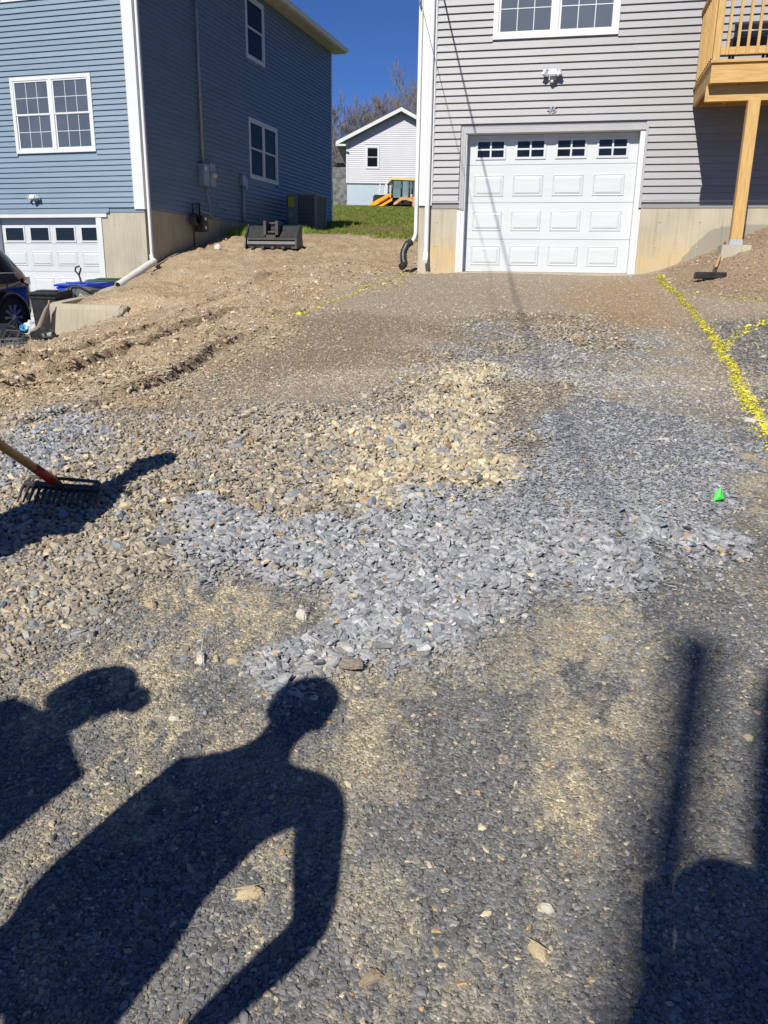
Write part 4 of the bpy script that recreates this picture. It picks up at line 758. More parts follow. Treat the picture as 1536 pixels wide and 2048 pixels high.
# ------------------------------------------------------------ bins and clutter by the wall
def wheelie(name, label, al, out, body, lid, rz=0, h=.92, w=.56, d=.62, lean=0):
    x, y = bw_(al, out); t = thing(name, label, 'bin', (x, y, fl + .015), -B + rz)
    m = MB(); a, b = .42, .5
    vs = [(-w * a, -d * a, .04), (w * a, -d * a, .04), (w * a, d * a, .04), (-w * a, d * a, .04), (-w * b, -d * b, h), (w * b, -d * b, h), (w * b, d * b, h), (-w * b, d * b, h)]
    m.add(vs, [(0, 1, 2, 3), (0, 1, 5, 4), (1, 2, 6, 5), (2, 3, 7, 6), (3, 0, 4, 7)]); m.box(-w * .53, w * .53, -d * .53, d * .53, h - .06, h - .01); m.build('body', M[body], t)
    m = MB(); m.extr([(-d * .58, h + .0), (-d * .60, h + .03), (-d * .45, h + .055), (d * .35, h + .10), (d * .5, h + .085), (d * .54, h)], -w * .56, w * .56, 'x'); m.box(-w * .4, w * .4, -d * .3, d * .2, h + .07, h + .088); m.build('lid', M[lid], t)
    m = MB(); m.tube([(-w * .4, d * .60, h - .02), (w * .4, d * .60, h - .02)], .016, 8).tube([(-w * .4, d * .5, h - .02), (-w * .4, d * .61, h - .02)], .014, 6).tube([(w * .4, d * .5, h - .02), (w * .4, d * .61, h - .02)], .014, 6); m.build('handle', M['black'], t)
    for s in (-1, 1): MB().lathe([(0, -.03), (.11, -.03), (.12, 0), (.11, .03), (0, .03)], 16, Matrix.Translation((s * w * .47, d * .45, .12)) @ Matrix.Rotation(R(90), 4, 'Y')).build('wheel', M['tyre'], t)
    return t
wheelie('wheelie_bin', 'black wheelie bin with its lid shut between the SUV and the retaining wall', -.72, 2.5, 'black', 'black', .1, .80, .52, .55)
wheelie('recycling_bin', 'blue-lidded recycling bin behind the upturned grey tote', -.78, 1.35, 'binblue', 'binblue', -.2, .95, .78, .7)
wheelie('wheelie_bin', 'dark green-lidded bin closest to the foundation corner of the blue house', -.60, .55, 'bingreen', 'bingreen', .1, 1.03, .85, .7)
x, y = bw_(-.52, 1.75); t = thing('tote', 'upturned grey plastic tote with pale handles resting behind the black bin', 'tote', (x, y, fl + .74), -B + .25)
m = MB(); m.extr([(-.30, 0), (-.33, .05), (-.22, .20), (-.08, .24), (.10, .24), (.26, .18), (.31, .05), (.28, 0)], -.36, .40, 'y'); m.box(-.35, .34, -.40, .44, -.02, .03); m.build('tub', M['dgrey'], t)
m = MB(); m.tube([(-.27, -.41, .03), (-.24, -.43, .11), (-.10, -.44, .13)], .012, 6).tube([(.04, -.42, -.02), (.10, -.44, .10), (.20, -.43, .0)], .012, 6); m.build('handle', M['pvc'], t)
MB().box(-.25, .25, -.3, .35, -.72, -.02).build('stand', M['black'], t)
x, y = bw_(-.62, 1.7); t = thing('shovel', 'shovel standing handle up behind the grey tote, black D grip on top', 'shovel', (x, y, fl + .02), -B)
MB().tube([(.12, 0, .35), (.0, 0, 1.12)], .018, 8).build('shaft', M['black'], t)
m = MB(); m.tube([(.0, 0, 1.10), (-.02, 0, 1.17), (-.10, 0, 1.25), (-.09, 0, 1.31), (.0, 0, 1.345), (.035, 0, 1.30), (-.02, 0, 1.17)], .017, 8); m.build('grip', M['black'], t)
m = MB(); m.add([(.06, -.02, .36), (.20, -.02, .38), (.22, 0, .05), (.16, .0, .0), (.06, 0, .03), (.13, .03, .35)], [(0, 5, 4), (5, 1, 2), (5, 2, 3), (5, 3, 4), (0, 4, 3, 2, 1)]); m.build('blade', M['blackmetal'], t)
x, y = bw_(-.36, 2.2); t = thing('hand_truck', 'black bent-tube hand truck leaning beside the blue bin', 'hand truck', (x, y, fl + .02), -B)
MB().tube([(-.22, .0, .02), (-.20, .0, .86), (-.16, .02, .98), (.0, .05, 1.0), (.22, .1, .86), (.30, .12, .80)], .016, 8).tube([(-.02, -.2, .02), (.05, -.15, .86), (.12, -.1, .95), (.34, .0, .84)], .016, 8).build('frame', M['black'], t)
MB().box(-.25, .1, -.24, .02, .0, .02).build('toe_plate', M['blackmetal'], t)
# low clutter in front
def low(al, out): x, y = bw_(al, out); return (x, y, max(fl + .015, gz(x, y)) if out > 3.05 else fl + .015)
t = thing('umbrella', 'folded brown canvas umbrella leaning against the end of the retaining wall', 'umbrella', low(-.38, 3.30), -B)
m = MB(); m.tube([(.22, .02, .62), (.17, .01, .52), (.06, -.05, .2), (-.08, -.12, .05)], [.015, .06, .11, .10], 9, True, .6); m.build('canopy', M['cloth'], t); MB().tube([(.24, .02, .68), (.22, .02, .60)], .014, 6).build('tip', M['handle'], t)
def crate(al, out, rz, label, w=.38, d=.28, h=.2, tilt=0):
    x, y, z = low(al, out); t = thing('crate', label, 'crate', (x, y, z), -B + rz, 'black slatted plastic crates'); t.rotation_euler = (tilt, 0, -B + rz)
    m = MB(); e = .012
    for zz in (0, h * .48, h - .015):
        m.box(-w / 2, w / 2, -d / 2, -d / 2 + e, zz, zz + .018).box(-w / 2, w / 2, d / 2 - e, d / 2, zz, zz + .018).box(-w / 2, -w / 2 + e, -d / 2, d / 2, zz, zz + .018).box(w / 2 - e, w / 2, -d / 2, d / 2, zz, zz + .018)
    for i in range(6):
        xx = -w / 2 + w * i / 5; m.box(xx - .006, xx + .006, -d / 2 - .001, -d / 2 + e, 0, h).box(xx - .006, xx + .006, d / 2 - e, d / 2 + .001, 0, h)
    m.build('lattice', M['dgrey'], t); MB().box(-w / 2 + .01, w / 2 - .01, -d / 2 + .01, d / 2 - .01, .005, .015).build('floor', M['black'], t); return t
crate(.75, 5.35, .2, 'small black crate furthest left on the low clutter heap', .36, .26, .16)
crate(.10, 4.45, -.3, 'tilted black crate showing its lattice floor on the clutter heap', .40, .32, .20, R(55))
def bag(al, out, s, label, matn, seed, zz=0.0, cat='bag'):
    x, y, z = low(al, out); bm = bmesh.new(); bmesh.ops.create_icosphere(bm, subdivisions=3, radius=1)
    for v in bm.verts:
        q = v.co.copy(); f = 1 + .16 * math.sin(q.x * 5 + seed) * math.cos(q.y * 6 + seed * 2) + .10 * math.sin(q.z * 9 + q.x * 7 + seed); v.co = Vector((q.x * s[0] * f, q.y * s[1] * f, max(-.6, q.z) * s[2] * f))
    me = bpy.data.meshes.new('bag'); bm.to_mesh(me); bm.free(); me.materials.append(M[matn]); me.polygons.foreach_set('use_smooth', [True] * len(me.polygons)); o = place('bag', me, None, (x, y, z + s[2] * .6 + zz), (0, 0, seed)); tag(o, label, cat); return o
bag(-.80, 3.75, (.34, .24, .20), 'slumped black bin bag below the SUV wheel', 'black', 1)
bag(.30, 4.05, (.36, .16, .13), 'long black bag lying against the foot of the retaining wall', 'black', 2.3)
bag(-1.12, 2.65, (.15, .10, .19), 'bunched white plastic bag between the SUV wheel and the black bin', 'white', 4)
m = MB(); m.lathe([(0, 0), (.07, 0), (.085, .10), (.08, .10), (.065, .01), (0, .01)], 16); o = m.build('tub', M['bluetub'], None, (*bw_(-.95, 3.05), fl + .16), (.5, .3, 0)); tag(o, 'small light blue tub lying below the black bin', 'tub')
m = MB(); m.cham(-.14, .14, -.10, .10, 0, .14, .02); m.box(-.15, .15, -.11, .11, .12, .145); o = m.build('storage_box', M['pvc'], None, low(-.95, 2.45), (0, 0, .3)); tag(o, 'small cream lidded box beside the foot of the black bin', 'box')
# ------------------------------------------------------------ loose drain pipe
a = Vector((*bw_(.10, .12), .30 + H)); b = Vector((*bw_(.0, 1.35), -.20 + H))
t = thing('drain_pipe', 'white drain pipe lying on the soil from the foot of the blue house downspout', 'pipe', b, 0)
d = a - b; m = MB(); m.tube([(0, 0, 0), d], .075, 20, False); m.tube([d * .0, d * .04], .079, 20, False); m.build('pipe', M['pvc'], t)
MB().tube([(0, 0, 0), d * .4], .068, 20, False).build('bore', M['pvcin'], t); rg = MB(); dn = d.normalized(); q = dn.to_track_quat('Z', 'Y').to_matrix().to_4x4(); rg.lathe([(.068, 0), (.079, 0)], 20, q); rg.build('pipe_rim', M['pvc'], t)
# ------------------------------------------------------------ excavator bucket
bx, by = -2.68, 19.35; t = thing('bucket', 'black steel loader bucket left on the dirt by the blue house', 'digger bucket', (bx, by, float(surf(bx, by)[0]) - .02), R(-8))
sec = [(-.28, .02), (-.30, .16), (-.22, .26), (.10, .52), (.22, .50), (.26, .30), (.20, .08), (.06, 0)]
m = MB(); m.extr([(y_, z_) for y_, z_ in [(-.28, .02), (-.31, .10), (-.27, .22), (-.02, .50), (.10, .53), (.24, .42), (.28, .2), (.18, .02)]], -.52, .62, 'x'); m.build('shell', M['blackmetal'], t)
m = MB(); m.extr([(-.42, .0), (-.33, .23), (-.02, .54), (.12, .55), (.3, .0)], -.565, -.525, 'x'); m.extr([(-.36, .0), (-.33, .23), (-.02, .54), (.12, .55), (.3, .0)], .625, .66, 'x'); m.build('side_plate', M['blackmetal'], t)
m = MB(); m.box(-.12, -.06, -.30, .06, .30, .60).box(.16, .22, -.30, .06, .30, .60).tube([(-.14, -.20, .36), (.24, -.20, .36)], .03, 8).tube([(-.14, -.02, .56), (.24, -.02, .56)], .03, 8).box(-.06, .16, -.30, -.16, .22, .30); m.build('hinge_bracket', M['iron'], t)
m = MB(); m.box(-.50, .60, -.325, -.285, .19, .225); m.build('wear_strip', M['iron'], t)
for i in range(5): MB().box(-.42 + .24 * i, -.34 + .24 * i, -.36, -.27, -.0, .05).build('tooth', M['iron'], t)
# ------------------------------------------------------------ air conditioning unit
cx, cy_ = (Pb + xb * .62 + nb * 7.35).x, (Pb + xb * .62 + nb * 7.35).y
t = thing('air_conditioner', 'grey-green outdoor cooling unit with louvred sides and a yellow label', 'air conditioner', (cx, cy_, 1.26 + H), -B)
MB().box(-.55, .58, -.48, .55, -.10, .0).build('pad', M['conc'], t)
m = MB(); m.box(-.42, .42, -.40, .40, .02, 1.02); m.build('core', M['blackmetal'], t)
m = MB(); m.box(-.46, .46, -.44, .44, 1.02, 1.07).box(-.46, .46, -.44, .44, 0, .05).box(-.46, -.10, -.44, -.40, .05, 1.02)
for a_, b_ in ((-.46, -.44), (.41, -.44), (-.46, .39), (.41, .39)): m.box(a_, a_ + .05, b_, b_ + .05, .05, 1.02)
m.build('cabinet', M['accoil'], t); m = MB()
for i in range(26): z_ = .07 + i * .037; m.box(-.10, .41, -.438, -.425, z_, z_ + .012).box(.43, .442, -.39, .39, z_, z_ + .012)
for i in range(7): x_ = -.02 + i * .07; m.box(x_, x_ + .008, -.441, -.43, .05, 1.02)
for i in range(9): y_ = -.32 + i * .08; m.box(.436, .446, y_, y_ + .008, .05, 1.02)
tag(m.build('louvre', M['accoil'], t), kind='stuff'); MB().cham(-.40, -.22, -.447, -.441, .72, .98, .001).build('label', M['label'], t); MB().box(-.38, -.26, -.447, -.441, .45, .56).build('rating_plate', M['metalgrey'], t)
MB().tube([(-.46, -.30, .25), (-.6, -.4, .35), (-.85, -.35, .2), (-.95, -.2, -.05)], .025, 8).build('pipe', M['black'], t)
# ------------------------------------------------------------ deck
dk = thing('deck', 'new raised pine deck with a railing on the right of the grey house', 'deck', (P0 + xg * 3.51) + Vector((0, 0, H)), -G)
XL = 4.6
def b_(nm, *a, mt='wood1'): return MB().box(*a).build(nm, M[mt], dk)
b_('rim_joist', 0, XL, -1.60, -1.56, 2.43, 2.665); b_('rim_joist', 0, .038, -1.559, -.03, 2.43, 2.665, mt='wood_y'); b_('ledger', .04, XL, -.068, -.030, 2.43, 2.665)
for i in range(1, 12): b_('joist', .4 * i, .4 * i + .038, -1.559, -.07, 2.44, 2.664, mt='wood_y')
for i in range(11): b_('deck_board', -.02, XL, -1.63 + .1465 * i, -1.63 + .1465 * i + .14, 2.667, 2.70)
b_('beam', -.02, XL, -1.455, -1.417, 2.235, 2.428); b_('beam', -.018, XL, -1.415, -1.377, 2.235, 2.428)
MB().cham(.535, .69, -1.50, -1.345, .43, 2.233, .006).build('post', M['woodz'], dk); MB().cham(3.9, 4.055, -1.50, -1.345, .6, 2.233, .006).build('post', M['woodz'], dk)
m = MB(); m.box(.53, .695, -1.506, -1.339, .385, .43).box(.528, .697, -1.508, -1.503, .39, .46); m.build('post_base', M['silver'], dk)
def bal(x, y): b_('baluster', x, x + .035, y, y + .035, 2.76, 3.60, mt='woodz')
MB().cham(0, .09, -1.605, -1.515, 2.43 + .24, 3.68, .005).build('rail_post', M['woodz'], dk); MB().cham(0, .09, -.12, -.035, 2.701, 3.68, .005).build('rail_post', M['woodz'], dk); MB().cham(2.4, 2.49, -1.605, -1.515, 2.701, 3.68, .005).build('rail_post', M['woodz'], dk)
b_('rail', .092, 2.4, -1.575, -1.537, 2.77, 2.858); b_('rail', .092, 2.4, -1.575, -1.537, 3.52, 3.60); b_('rail', -.02, XL, -1.64, -1.50, 3.682, 3.72); b_('rail', 2.49, XL, -1.575, -1.537, 2.77, 2.858); b_('rail', 2.49, XL, -1.575, -1.537, 3.52, 3.60)
b_('rail', .026, .064, -1.51, -.125, 2.77, 2.858, mt='wood_y'); b_('rail', .026, .064, -1.51, -.125, 3.52, 3.60, mt='wood_y'); b_('rail', -.02, .12, -1.498, -.035, 3.682, 3.72, mt='wood_y')
for i in range(18): bal(.155 + .1235 * i, -1.612)
for i in range(9): bal(2.6 + .1235 * i + (0 if i else 0), -1.612) if 2.6 + .1235 * i < XL - .1 else None
for i in range(11): bal(-.011, -1.44 + .1235 * i)
for x_ in (.5, 1.1, 1.7): MB().lathe([(0, -.002), (.012, -.002), (.012, 0)], 8, Matrix.Translation((x_, -1.601, 2.5)) @ Matrix.Rotation(R(90), 4, 'X')).build('bolt', M['silver'], dk)
pr = thing('footing', 'weathered concrete footing block under the deck post', 'footing', (P0 + xg * 4.12 - ng * 1.42) + Vector((0, 0, H)), -G)
MB().add([(-.21, -.20, .05), (.21, -.20, .05), (.21, .2, .05), (-.21, .2, .05), (-.19, -.18, .384), (.19, -.18, .384), (.19, .18, .384), (-.19, .18, .384)], [(0, 1, 2, 3), (4, 5, 6, 7), (0, 1, 5, 4), (1, 2, 6, 5), (2, 3, 7, 6), (3, 0, 4, 7)]).build('block', M['conc'], pr)
gr = thing('grill', 'black barbecue grill with a domed lid standing on the pine deck', 'grill', (P0 + xg * 4.11 - ng * .62) + Vector((0, 0, H + 2.70)), -G)
m = MB(); Mg = Matrix.Translation((-.26, 0, .50)) @ Matrix.Rotation(R(90), 4, 'Y'); pr_ = [(-.20, 0), (-.205, .06), (-.17, .15), (-.09, .205), (0, .22), (.09, .20), (.17, .14), (.205, .05), (.20, 0)]
m.extr([(a, .47 + b) for a, b in pr_], -.25, .25, 'x'); m.build('lid', M['grill'], gr); MB().extr([(-.20, .465), (.20, .465), (.17, .33), (-.17, .33)], -.25, .25, 'x').build('firebox', M['blackmetal'], gr)
MB().tube([(-.18, -.215, .52), (-.18, -.25, .52), (.18, -.25, .52), (.18, -.215, .52)], .010, 8).build('handle', M['silver'], gr)
for a_, c_x in ((-.24, -.16), (.21, -.16), (-.24, .13), (.21, .13)): MB().box(a_, a_ + .035, c_x, c_x + .035, 0, .33).build('leg', M['black'], gr)
MB().box(-.25, .25, -.17, .17, .06, .09).build('shelf', M['black'], gr); MB().box(.255, .5, -.15, .15, .44, .46).build('side_table', M['black'], gr)
# ------------------------------------------------------------ hoe on the bank, rake on the gravel
h0 = Vector((4.36, 11.12, float(surf(4.36, 11.12)[0]) + .05)); h1 = Vector((4.88, 12.15, float(surf(4.88, 12.15)[0]) + .16))
t = thing('lute', 'black flat-headed lute with a worn wooden handle lying on the bank', 'lute', h0); d = h1 - h0
m = MB(); m.tube([d * .12, d], .019, 8); m.build('handle', M['handle'], t); MB().tube([(0, 0, 0), d * .2], .026, 8).build('socket', M['iron'], t); o = MB().extr([(-.03, -.035), (.06, -.045), (.065, .02), (0, .045), (-.04, .03)], -.20, .20, 'x').build('blade', M['blackmetal'], t, (-.04, -.02, 0), (0, 0, -.1))
rk0 = Vector((-1.52, 3.62, float(surf(-1.52, 3.62)[0]) + .085)); rk1 = Vector((-1.86, 2.55, -.10 + H))
t = thing('rake', 'steel bow rake with a red-collared wooden handle resting on the gravel', 'rake', rk0); d = rk1 - rk0
m = MB(); m.tube([d * .15, d * 1.12], [.020, .019], 10); m.build('handle', M['handle'], t); MB().tube([d * .05, d * .152], [.0235, .0215], 10).build('collar', M['redpaint'], t); MB().tube([d * -.01, d * .055], [.014, .022], 8).build('ferrule', M['iron'], t)
hd = Vector((.195, -.045, .0)); m = MB(); m.tube([-hd, hd], .013, 6, True, 1.5); m.tube([-hd, -hd * .9 + Vector((0, .03, .03)), Vector((0, .02, .035)), hd * .9 + Vector((0, .03, .03)), hd], .009, 6); m.build('head', M['iron'], t)
for i in range(14):
    p = -hd + hd * 2 * i / 13; MB().tube([p, p + Vector((-.004, -.035, -.015)), p + Vector((-.008, -.085, -.065))], [.0085, .008, .004], 5).build('tine', M['iron'], t)
# ------------------------------------------------------------ service pole, wires and an added shadow trunk behind the photographer
U = Vector((math.sin(AZ), math.cos(AZ), 0))
pb = Vector((.675, 1.55, 0)) - U * 13; pz = gz(pb.x, pb.y); ptop = 10.18 + H
t = thing('utility_pole', 'tall wooden utility pole standing across the street behind the camera', 'utility pole', (pb.x, pb.y, pz - .1))
MB().tube([(0, 0, 0), (0, 0, ptop - pz + .1)], [.115, .075], 14).build('pole', M['bark'], t)
m = MB()
for i in range(8): m.tube([(.10, 0, 2.6 + i * .4), (.22, 0, 2.6 + i * .4)], .012, 5)
m.build('climbing_peg', M['iron'], t)
def wire(a, b, r_, label, sag):
    pts = [a.lerp(b, i / 24) - Vector((0, 0, sag * 4 * (i / 24) * (1 - i / 24))) for i in range(25)]; o = MB().tube(pts, r_, 6).build('overhead_wire', M['black']); tag(o, label, 'wire', 'service wires to the grey house')
hk = lambda al, out, z: P0 + xg * al - ng * out + Vector((0, 0, z - P0.z + H))
ptip = Vector((pb.x, pb.y, ptop - .25))
wire(hk(-.70, .03, 4.10), ptip - Vector((0, 0, .9)), .005, 'thin service wire to the corner of the grey house', .35); wire(hk(-.52, .05, 4.75), ptip, .013, 'thick twisted service cable to the grey house above the frame', .5)
# ------------------------------------------------------------ bare trees
def bare_tree(x, y, h, label, seed, spread=.5, levels=5, zbase=None, r0=None, fork=3, group='bare trees beyond the far house', cut=1.0, lean=(0, 0)):
    r = random.Random(seed); z = (gz(x, y) if zbase is None else zbase) - .1; t = thing('bare_tree', label, 'tree', (x, y, z), 0, group); tr = MB(); cr = MB(); r0 = r0 or h * .018
    def grow(p, d, L, rad, lv):
        n = 3; pts = [p]; q = p; dd = d.copy()
        for i in range(n): dd = (dd + Vector((r.uniform(-.16, .16), r.uniform(-.16, .16), r.uniform(-.02, .12)))).normalized(); q = q + dd * (L / n); pts.append(q)
        rs = [rad * (1 - .38 * i / n) for i in range(n + 1)]
        rs = [max(q_, .011) for q_ in rs]; (tr if lv < 2 else cr).tube(pts, rs, 7 if lv == 0 else (5 if lv < 2 else 3), lv < 1)
        if lv >= levels: return
        k = fork + (1 if lv > 1 else 0)
        for i in range(k):
            f = .35 + .65 * (i + 1) / k if lv else .45 + .55 * (i + 1) / k; b = pts[0].lerp(pts[-1], f) if f < .97 else pts[-1]
            j = min(n - 1, int(f * n)); b = pts[j].lerp(pts[j + 1], f * n - j) if f < .99 else pts[-1]
            a = r.uniform(0, 6.28); s = spread * r.uniform(.6, 1.25); side = Vector((math.cos(a), math.sin(a), 0)); nd = (dd + side * s + Vector((0, 0, .12))).normalized()
            grow(b, nd, L * r.uniform(.52, .76) * cut, rs[-1] * r.uniform(.55, .8) * (1 if f > .9 else .85), lv + 1)
    grow(Vector((0, 0, 0)), Vector((lean[0], lean[1], 1)), h * .40, r0, 0); tr.build('trunk', M['bark'], t); cr.build('crown', M['twig'], t); return t
bare_tree(2.9, 76, 14.0, 'tallest bare tree, its crown fanning above the far gable beside the grey house', 1, .62, 5, fork=4, r0=.2)
bare_tree(-.4, 82, 12.0, 'mid-height bare tree left of the tallest one, behind the far gable', 2, .5, 5, fork=4)
bare_tree(-3.4, 80, 10.5, 'thin bare tree above the left eave of the far house', 3, .45, 5, fork=4)
bare_tree(-5.3, 74, 9.6, 'bare tree half hidden by the edge of the blue house', 4, .5, 5, fork=4)
bare_tree(-1.9, 90, 12.5, 'slender bare tree farthest back over the far roof', 5, .4, 5, fork=4)
bare_tree(-4.1, 60, 5.0, 'short pale-trunked sapling in the gap left of the far house', 6, .4, 5, fork=3)
bare_tree(6.8, 78, 14, 'bare tree hidden behind the grey house, right of the tallest one', 8, .6, 5)
tb = Vector((1.16, 1.75, 0)) - U * 7; tz = gz(tb.x, tb.y); t = thing('shadow_trunk', 'thick unseen trunk with stub limbs, added behind the camera to cast a shadow', 'tree', (tb.x, tb.y, tz - .1))  # trunk added out of view, shaped to throw the soft shadow at right
MB().tube([(0, 0, 0), (.02, 0, 1.5), (-.02, .03, 3.5), (.03, 0, H + 4.9 - tz)], [.34, .30, .27, .22], 14).build('trunk', M['bark'], t)
m = MB()
for a_, z_, l_ in ((.1, 5.6, .6), (-.9, 5.3, .5), (.9, 6.0, .35)): m.tube([(0, 0, z_ - .2), (math.cos(a_) * l_ * .5, math.sin(a_) * l_ * .5, z_ + .1), (math.cos(a_) * l_, math.sin(a_) * l_, z_ + .5)], [.11, .08, .05], 8)
m.build('limb', M['bark'], t)
# ------------------------------------------------------------ far white house
fh = thing('far_house', 'pale gabled house with one window on the lawn beyond', 'house', (-2.52, 50, 4.0 + H), R(-1))
w = 6.3; m = MB(); m.box(0, w, .02, 11, 1.4, 3.6); m.extr([(0, 3.6), (w, 3.6), (w / 2, 3.6 + w / 2 * .49)], .02, 11, 'y'); m.build('wall', M['far'], fh)
m = MB(); z = 1.4; k = 0
while z < 5.0:
    zz = z; half = (3.6 + w / 2 * .49 - z) / .49; a, b = (0, w) if z < 3.55 else (w / 2 - half + .02, w / 2 + half - .02)
    if b - a > .2:
        for s, e in ((a, 1.13), (1.93, b)) if 2.2 < z < 3.4 else ((a, b),): m.extr([(.02, z), (-.012, z), (.01, z + .11), (.02, z + .11)], s, e)
    z += .11
tag(m.build('siding', M['far'], fh), kind='stuff')
window(fh, 1.13, 2.18, .80, 1.22, 1, None, glass='glasss', tr=.08)
m = MB(); m.box(.05, 3.0, .0, .4, -.6, 1.36); m.build('foundation', mat('pale_blue_wrap', (.40, .49, .55), .7, .06, 1.5), fh)
MB().box(3.0, w, .5, .9, -.6, 1.2).build('foundation', mat('pale_wrap', (.50, .53, .56), .7, .06, 1.5), fh)
MB().box(0, w, -.03, .02, 1.33, 1.40).box(3.0, w, .0, .5, 1.1, 1.33).build('header', M['dgrey'], fh)
MB().box(0, .10, -.03, .0, 1.4, 3.6).build('corner_post', M['white'], fh)
xm = w / 2; ov = .55; pz_ = .49
def slab(dz0, dz1, y0, y1, e=0): return [(-ov - e, 3.6 - ov * pz_ + dz0), (xm, 3.6 + xm * pz_ + dz0), (w + ov + e, 3.6 - ov * pz_ + dz0), (w + ov + e, 3.6 - ov * pz_ + dz1), (xm, 3.6 + xm * pz_ + dz1), (-ov - e, 3.6 - ov * pz_ + dz1)]
MB().extr(slab(.235, .27, 0, 0, .03), -.47, 11.4, 'y').build('roof', M['shingle'], fh); MB().extr(slab(.03, .235, 0, 0), -.46, -.43, 'y').build('rake_board', M['white'], fh)
MB().extr(slab(.0, .04, 0, 0), -.43, 11, 'y').build('soffit', M['dgrey'], fh); MB().box(-ov - .02, -ov + .02, -.46, 11, 3.6 - ov * pz_ - .02, 3.6 - ov * pz_ + .22).box(-ov, 0, -.45, -.40, 3.32, 3.42).build('fascia', M['white'], fh)
t = thing('rear_house', 'weathered grey house with a dark roof peeping out left of the far house', 'house', (-7.5, 66, 4.6 + H), 0)
MB().box(0, 5.6, 0, 6, -3, 4.0).build('wall', mat('weathered_wall', (.22, .225, .22), .9, .5, 3, col2=(.08, .085, .08)), t); MB().extr([(-.4, 3.9), (6.0, 3.9), (5.9, 4.1), (2.8, 5.9), (-.4, 4.1)], -.3, 6.3, 'y').build('roof', M['shingle'], t); MB().box(4.4, 4.9, -.03, 0, .6, 1.6).build('window', M['glassd'], t)
# scaffold frames of white ladders
for i, (lx, lh, ln) in enumerate(((-.62, 1.25, .12), (-.18, 1.5, .05))):
    yL = 47.6; t = thing('ladder', ('left' if i == 0 else 'right') + ' white ladder of the pair propped beside the yellow digger cab', 'ladder', (lx, yL, gz(lx, yL)), 0, 'white ladders against the far house'); m = MB()
    for s in (0, .30): m.tube([(s, 0, 0), (s + ln, .45, lh)], .028, 6)
    m.build('rail', M['white'], t)
    for q in range(5): f = .15 + q * .19; MB().tube([(ln * f, .45 * f, lh * f), (.30 + ln * f, .45 * f, lh * f)], .022, 6).build('rung', M['white'], t)
# ------------------------------------------------------------ backhoe
k = thing('backhoe', 'yellow backhoe digger with a glazed cab parked before the far house', 'digger', (.80, 46.3, gz(.8, 46.3)), R(6))
M['roofyellow'] = mat('faded_yellow', (.72, .58, .22), .5, .08, 4)
MB().extr([(-.75, 1.31), (-.73, 1.42), (-.6, 1.44), (.65, 1.41), (.78, 1.36), (.78, 1.30)], -.72, 1.32, 'y').build('cab_roof', M['roofyellow'], k)
m = MB(); 
for a_, c1, e_ in ((-.70, -.72, .05), (-.20, -.22, .05), (.22, .20, .04), (.38, .36, .05), (.68, .78, .05)): m.tube([(a_, -.68, 1.3), (c1, -.68, .35)], e_, 6)
m.tube([(-.7, 1.2, 1.3), (-.72, 1.2, .3)], .05, 6).tube([(.68, 1.2, 1.3), (.78, 1.2, .3)], .05, 6); m.build('cab_post', M['black'], k)
for a_, b2 in ((-.66, -.24), (-.17, .18), (.25, .34), (.42, .70)): MB().box(a_, b2, -.665, -.655, .42, 1.28).build('pane', M['skyglass'], k)
MB().box(-.8, .8, -.5, 1.6, .1, .45).box(-1.6, -.6, -.1, 1.0, .2, .6).build('chassis', M['black'], k)
MB().extr([(-.45, .35), (-.1, .35), (-.05, .9), (-.35, .85)], .1, .5, 'y').build('seat', M['black'], k)
m = MB(); m.extr([(-1.95, -.02), (-1.62, .0), (-.78, .42), (-.75, .62), (-.92, .60), (-1.5, .30), (-1.9, .08)], -.75, -.5, 'y'); m.build('loader_arm', M['cyellow'], k); m = MB(); m.extr([(-1.50, -.05), (-1.2, -.02), (-.72, .25), (-.70, .40), (-.95, .30)], -.8, -.55, 'y'); m.build('loader_arm', M['cyellow'], k)
MB().tube([(-1.4, -.82, .10), (-.85, -.82, .42)], .05, 8).build('hydraulic_ram', M['redpaint'], k)
m = MB(); m.extr([(-.68, .02), (-.62, .16), (-.28, .42), (.05, .44), (.34, .32), (.36, .20), (.0, .28), (-.25, .26), (-.52, .06)], -1.1, -.9, 'y'); m.build('boom', M['corange'], k)
MB().extr([(.36, .44), (.50, .46), (.46, .1), (.47, -.12), (.36, -.12), (.35, .12)], -1.12, -.88, 'y').build('dipper', M['corange'], k); MB().tube([(.28, -.98, .22), (.30, -.98, .58)], .055, 8).tube([(.62, -.98, .2), (.60, -.98, .58)], .055, 8).build('swing_post', M['corange'], k)
for x_ in (-1.25, .55): MB().lathe([(0, -.2), (.3, -.2), (.42, -.14), (.45, 0), (.42, .14), (.3, .2), (0, .2)], 20, Matrix.Translation((x_, .2, .15)) @ Matrix.Rotation(R(90), 4, 'X')).build('wheel', M['tyre'], k)
